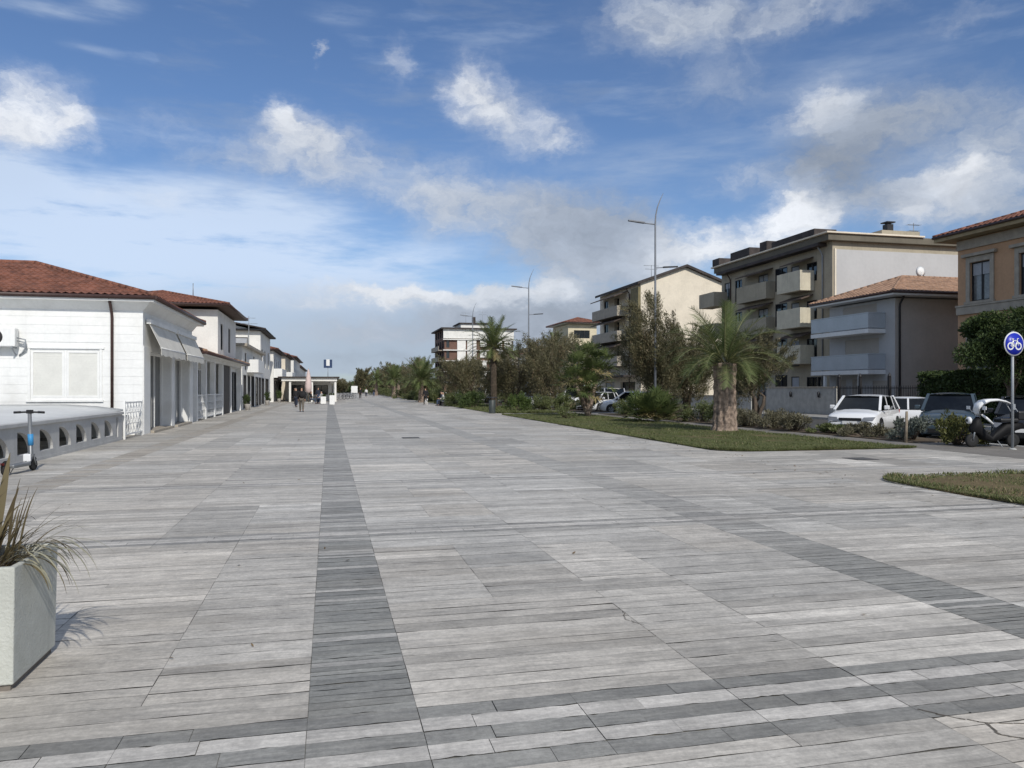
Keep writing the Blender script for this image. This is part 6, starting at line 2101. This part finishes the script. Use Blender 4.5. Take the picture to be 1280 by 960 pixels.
for i in range(135):
    a = rng.random() * 6.283
    r = .24 * math.sqrt(rng.random())
    el_ = rng.uniform(.55, 1.45)
    base = (math.cos(a) * r, math.sin(a) * r, 0)
    a2 = a + rng.normal(0, .6)
    dv = (math.cos(a2) * math.cos(el_), math.sin(a2) * math.cos(el_), math.sin(el_))
    blade(base, dv, rng.uniform(.24, .52), rng.uniform(.007, .015), rng.uniform(.03, .34), np.clip(rng.normal(.38, .25), 0, 1))
for i in range(34):       # drooping leaves over the right-hand rim
    y = rng.uniform(-.20, .26)
    a2 = rng.uniform(-.55, .45)
    blade((.12 + rng.random() * .12, y, .03), (math.cos(a2), math.sin(a2), rng.uniform(.25, .8)), rng.uniform(.34, .56), rng.uniform(.009, .017), rng.uniform(.30, .50), rng.choice([.95, .6, .35, .9]))
for a2, el_, L in ((.25, .5, .50), (.05, .25, .42), (-.1, .2, .46), (1.1, 1.25, .42), (1.4, 1.0, .40), (.5, 1.2, .36)):   # stiff long ones
    blade((.15, .10, .02), (math.cos(a2) * math.cos(el_), math.sin(a2) * math.cos(el_), math.sin(el_)), L, .008, .02, .12)
for a2, el_, L, w_ in ((.5, 1.15, .62, .06), (1.0, 1.0, .55, .055), (2.4, .9, .7, .06), (3.6, .8, .6, .06), (.0, .95, .50, .05), (-.8, .8, .5, .05)):   # broad sword leaves
    blade((-.24 + .05 * math.cos(a2), .12 + .05 * math.sin(a2), 0), (math.cos(a2) * math.cos(el_), math.sin(a2) * math.cos(el_), math.sin(el_)), L, w_, .03, .7)
for bx_, by_, dx_, dy_, L, w_, tn in ((-.02, .16, -.06, .26, .74, .060, .80), (.02, .22, .0, .40, .66, .050, .5), (-.10, .1, -.16, .2, .78, .06, .6), (.03, .24, .10, .55, .46, .03, .1), (.0, .2, -.02, .6, .6, .04, .9)):
    blade((bx_, by_, 0), (dx_, dy_, 1), L, w_, .04, tn)
np_obj('leaves', np.array([tuple(x) for x in V]), 4, STRAP, sp, tint=np.array(T))
# ================================================================== PEOPLE AND THE DOG
SKIN = pm('skin', (.48, .29, .20), .55, .06, 8)


def skinned(name, joints, edges, mat, parent, sub=2):
    """one continuous surface grown over a skeleton: joints {name:(x,y,z,r)}"""
    names = list(joints)
    ix = {n: i for i, n in enumerate(names)}
    me = bpy.data.meshes.new(name)
    me.from_pydata([joints[n][:3] for n in names], [(ix[a], ix[b]) for a, b in edges], [])
    o = bpy.data.objects.new(name, me)
    COL.objects.link(o)
    o.modifiers.new('skin', 'SKIN').use_smooth_shade = True
    sv_ = me.skin_vertices[0].data if me.skin_vertices else None
    if sv_ is None:
        bpy.context.view_layer.objects.active = o
        bpy.ops.object.select_all(action='DESELECT'); o.select_set(True)
        bpy.ops.mesh.customdata_skin_add()
        sv_ = me.skin_vertices[0].data
    for n in names:
        j = joints[n]
        r = j[3]
        sv_[ix[n]].radius = r if isinstance(r, tuple) else (r, r)
        sv_[ix[n]].use_root = (ix[n] == 0)
    ss = o.modifiers.new('smooth', 'SUBSURF')
    ss.levels = ss.render_levels = sub
    dg = bpy.context.evaluated_depsgraph_get()
    dg.update()
    nm = bpy.data.meshes.new_from_object(o.evaluated_get(dg))
    bpy.data.objects.remove(o)
    nm.materials.clear(); nm.materials.append(mat)
    nm.name = name
    ob = bpy.data.objects.new(name, nm)
    COL.objects.link(ob)
    ob.parent = parent
    for p in nm.polygons: p.use_smooth = True
    return ob


def person(label, loc, rz, top, legs, hair, pose='stand', h=1.75, group=None, bag=None, hands=True, seat=.45):
    t = thing('person', label, 'person', loc, rz, group)
    k = h / 1.75
    J = {}
    hz = .93 if pose != 'sit' else seat + .12
    st = {'walk': .24, 'stand': .04, 'sit': 0}[pose]
    J['pelvis'] = (0, 0, hz, (.125, .10))
    J['waist'] = (0, .0, hz + .16, (.125, .095))
    J['chest'] = (0, -.01, hz + .38, (.155, .105))
    J['neck0'] = (0, .0, hz + .53, .062)
    J['neck'] = (0, -.01, hz + .59, .054)
    J['head'] = (0, -.025, hz + .69, (.078, .092))
    J['crown'] = (0, -.015, hz + .78, (.070, .082))
    J['nose'] = (0, -.125, hz + .675, .013)
    for s, n in ((-1, 'r'), (1, 'l')):
        sw = s * (1 if pose == 'walk' else .2)
        J['sh' + n] = (s * .175, 0, hz + .47, .062)
        if pose == 'sit':
            J['el' + n] = (s * .22, -.06, hz + .20, .045)
            J['wr' + n] = (s * .16, -.28, hz + .12, .032)
            hd = Vector((0, -1, -.15)).normalized()
        else:
            J['el' + n] = (s * .235, .05 - sw * .10, hz + .19, .045)
            J['wr' + n] = (s * .235, -.04 - sw * .20, hz - .04, .030)
            hd = Vector((0, -.35 - .1 * sw, -1)).normalized()
        w0 = Vector(J['wr' + n][:3])
        J['pa' + n] = (*(w0 + hd * .075), (.034, .020))
        J['hipj' + n] = (s * .088, 0, hz - .05, .088)
        if pose == 'sit':
            J['kn' + n] = (s * .12, -.43, seat + .06, .062); J['an' + n] = (s * .12, -.44, .09, .040); J['to' + n] = (s * .13, -.60, .035, .034)
        else:
            d = s * st
            J['kn' + n] = (s * .10, -d * .45 - .03, .50, .060); J['an' + n] = (s * .10, -d * 1.0 + .03, .09 + (.05 if d < -.1 else 0), .040); J['to' + n] = (s * .115, -d * 1.0 - .13, .035, .034)
        if hands:
            pw = Vector(J['pa' + n][:3])
            sd = Vector((0, 1, 0)) if pose != 'sit' else Vector((1, 0, 0))
            for q, ln in enumerate((.060, .072, .068, .052)):
                b0 = pw + sd * (q - 1.5) * .019 + hd * .02
                J[f'f{q}{n}'] = (*(b0 + hd * ln * .55), .0085)
                J[f'g{q}{n}'] = (*(b0 + hd * ln + Vector((-s * .02, -.012, 0))), .0075)
            J['th' + n] = (*(w0 + hd * .05 - sd * .042 * (1 if pose == 'sit' else 1)), .010)
    J = {n: (v[0] * k, v[1] * k, v[2] * k, (tuple(x * k for x in v[3]) if isinstance(v[3], tuple) else v[3] * k)) for n, v in J.items()}
    E = [('pelvis', 'waist'), ('waist', 'chest'), ('chest', 'neck0'), ('neck0', 'neck'), ('neck', 'head'), ('head', 'crown'), ('head', 'nose')]
    for n in 'rl':
        E += [('chest', 'sh' + n), ('sh' + n, 'el' + n), ('el' + n, 'wr' + n), ('wr' + n, 'pa' + n), ('pelvis', 'hipj' + n), ('hipj' + n, 'kn' + n), ('kn' + n, 'an' + n), ('an' + n, 'to' + n)]
        if hands:
            for q in range(4): E += [('pa' + n, f'f{q}{n}'), (f'f{q}{n}', f'g{q}{n}')]
            E += [('wr' + n, 'th' + n)]
    skinned('body', J, E, SKIN, t)

    def sub(keys, edges, mat, name, g, ring=None):
        JJ = {q: (*J[q][:3], tuple(x + g for x in J[q][3]) if isinstance(J[q][3], tuple) else J[q][3] + g) for q in keys}
        if ring: JJ.update(ring)
        skinned(name, JJ, edges, mat, t)
    lk = ['pelvis'] + [a + n for n in 'rl' for a in ('hipj', 'kn', 'an')]
    sub(lk, [('pelvis', 'hipj' + n) for n in 'rl'] + [e for n in 'rl' for e in (('hipj' + n, 'kn' + n), ('kn' + n, 'an' + n))], legs, 'trousers', .022)
    uk = ['waist', 'pelvis', 'chest', 'neck0'] + [a + n for n in 'rl' for a in ('sh', 'el', 'wr')]
    sub(uk, [('waist', 'pelvis'), ('waist', 'chest'), ('chest', 'neck0')] + [e for n in 'rl' for e in (('chest', 'sh' + n), ('sh' + n, 'el' + n), ('el' + n, 'wr' + n))], top, 'jacket', .024)
    hd_ = J['head']; cr = J['crown']
    hj = {'a': (hd_[0], hd_[1] + .035 * k, hd_[2] + .0 * k, (.066 * k, .066 * k)), 'b': (cr[0], cr[1] + .012 * k, cr[2] + .012 * k, (.080 * k, .088 * k))}
    skinned('hair', hj, [('a', 'b')], hair, t, 2)
    for n in 'rl':
        a, b = J['an' + n], J['to' + n]
        skinned('shoe', {'a': (a[0], a[1] + .02, a[2] - .03, .048 * k), 'b': (b[0], b[1], b[2] + .008, (.045 * k, .038 * k))}, [('a', 'b')], BLACK, t, 2)
    return t


C_BLACK = pm('black_cloth', (.018, .018, .020), .9, .2, 5)
C_GREY = pm('grey_brown_trousers', (.13, .115, .095), .9, .12, 5)
C_NAVY = pm('navy_cloth', (.025, .032, .05), .9, .15, 5)
C_WHITE = pm('white_cloth', (.62, .62, .60), .9, .06, 5)
C_BROWN = pm('brown_cloth', (.12, .08, .05), .9, .12, 5)
C_BLUE = pm('jeans', (.06, .085, .14), .9, .12, 5)
HAIR = pm('dark_hair', (.025, .018, .013), .7, .2, 10)
HAIRG = pm('grey_hair', (.25, .24, .22), .7, .1, 10)

p = person('person in black jacket and grey brown trousers walking away with a round bag', (-1.82, 54.9, 0), R(180), C_BLACK, C_GREY, HAIR, 'walk', 1.74)
bgm = thing('shoulder_bag', 'large round black bag on the back of the walking person in black jacket', 'bag', (-1.74, 54.78, 1.22), 0)
MB().lathe((0, 0, 0), [(0, -.11), (.17, -.10), (.24, -.03), (.24, .05), (.15, .09)], 20, axis='y').build('bag_body', C_BLACK, bgm, local=True)
MB().tube([(-.06, .06, .22), (-.10, .16, .26), (-.14, .26, .05)], .015, 6).build('strap', C_BLACK, bgm, local=True)
person('person in dark clothes walking farther off, left of the one with the bag', (-2.75, 69, 0), R(170), C_BLACK, C_NAVY, HAIRG, 'walk', 1.70)
person('person in black walking a white dog at the lawn edge', (9.45, 77.0, 0), R(185), C_BLACK, C_BLACK, HAIR, 'walk', 1.72)
person('person in black standing beside the white notice board at the far end', (4.95, 126.5, 0), R(20), C_BLACK, C_BLACK, HAIR, 'stand', 1.75)
person('person in dark jacket standing between the parasol and the white boxes', (-1.15, 88.2, 0), R(30), C_NAVY, C_BLUE, HAIR, 'stand', 1.75)
person('person in brown coat standing under the left side of the cafe roof', (-3.9, 95.5, 0), R(-40), C_BROWN, C_BLACK, HAIR, 'stand', 1.72)
person('person in black sitting on the left chair of the front cafe table', (-1.82, 84.3, 0), R(90), C_BLACK, C_BLUE, HAIR, 'sit', 1.72)
person('person in pale top sitting on the right chair of the front cafe table', (-.75, 85.0, 0), R(-60), C_WHITE, C_BLUE, HAIRG, 'sit', 1.70)
person('person in white top sitting on the near end of the park bench', (10.45, 71.6, 0), R(-90), C_WHITE, C_NAVY, HAIRG, 'sit', 1.68)
person('person in dark blue sitting on the far end of the park bench', (10.45, 72.6, 0), R(-90), C_NAVY, C_BLUE, HAIR, 'sit', 1.72)
person('distant person in white top walking beyond the notice board', (7.0, 150, 0), R(0), C_WHITE, C_NAVY, HAIR, 'walk', 1.70, hands=False)
person('distant person in dark clothes walking near the far palms', (9.0, 160, 0), R(0), C_BLACK, C_BLUE, HAIR, 'walk', 1.72, hands=False)

dg_ = thing('white_dog', 'small white dog on a lead beside the person in black at the lawn edge', 'dog', (9.35, 75.6, 0), R(10))
k = 1.0
DJ = {'chest': (0, -.16, .34, (.085, .11)), 'belly': (0, .02, .35, (.072, .085)), 'rump': (0, .20, .36, (.075, .085)), 'neck': (0, -.27, .45, .058), 'head': (0, -.34, .54, .062), 'muzzle': (0, -.44, .515, .032), 'nose': (0, -.485, .512, .022), 'tail1': (0, .30, .44, .022), 'tail2': (0, .34, .55, .016)}
for s, n in ((-1, 'r'), (1, 'l')):
    DJ.update({'e' + n: (s * .05, -.325, .61, .018), 'f' + n: (s * .06, -.285, .50, .012) if False else (s * .055, -.31, .63, .010),
               's' + n: (s * .065, -.17, .25, .040), 'k' + n: (s * .065, -.165, .14, .025), 'w' + n: (s * .065, -.18, .03, .022), 't' + n: (s * .065, -.205, .018, .020),
               'h' + n: (s * .065, .18, .27, .050), 'i' + n: (s * .068, .13, .19, .034), 'j' + n: (s * .068, .235, .12, .021), 'p' + n: (s * .068, .22, .03, .020), 'q' + n: (s * .068, .195, .018, .020)})
DE = [('belly', 'chest'), ('belly', 'rump'), ('chest', 'neck'), ('neck', 'head'), ('head', 'muzzle'), ('muzzle', 'nose'), ('rump', 'tail1'), ('tail1', 'tail2')]
for n in 'rl':
    DE += [('head', 'e' + n), ('e' + n, 'f' + n), ('chest', 's' + n), ('s' + n, 'k' + n), ('k' + n, 'w' + n), ('w' + n, 't' + n), ('rump', 'h' + n), ('h' + n, 'i' + n), ('i' + n, 'j' + n), ('j' + n, 'p' + n), ('p' + n, 'q' + n)]
DJ = {'belly': DJ['belly'], **DJ}
skinned('body', DJ, DE, pm('white_fur', (.72, .70, .66), .95, .06, 12, .5, 60), dg_)
MB().tube([(0, -.27, .48), (.05, -.1, .5), (.1, .5, .62), (.14, 1.05, .80)], .006, 4).build('lead', C_BLACK, dg_, local=True)
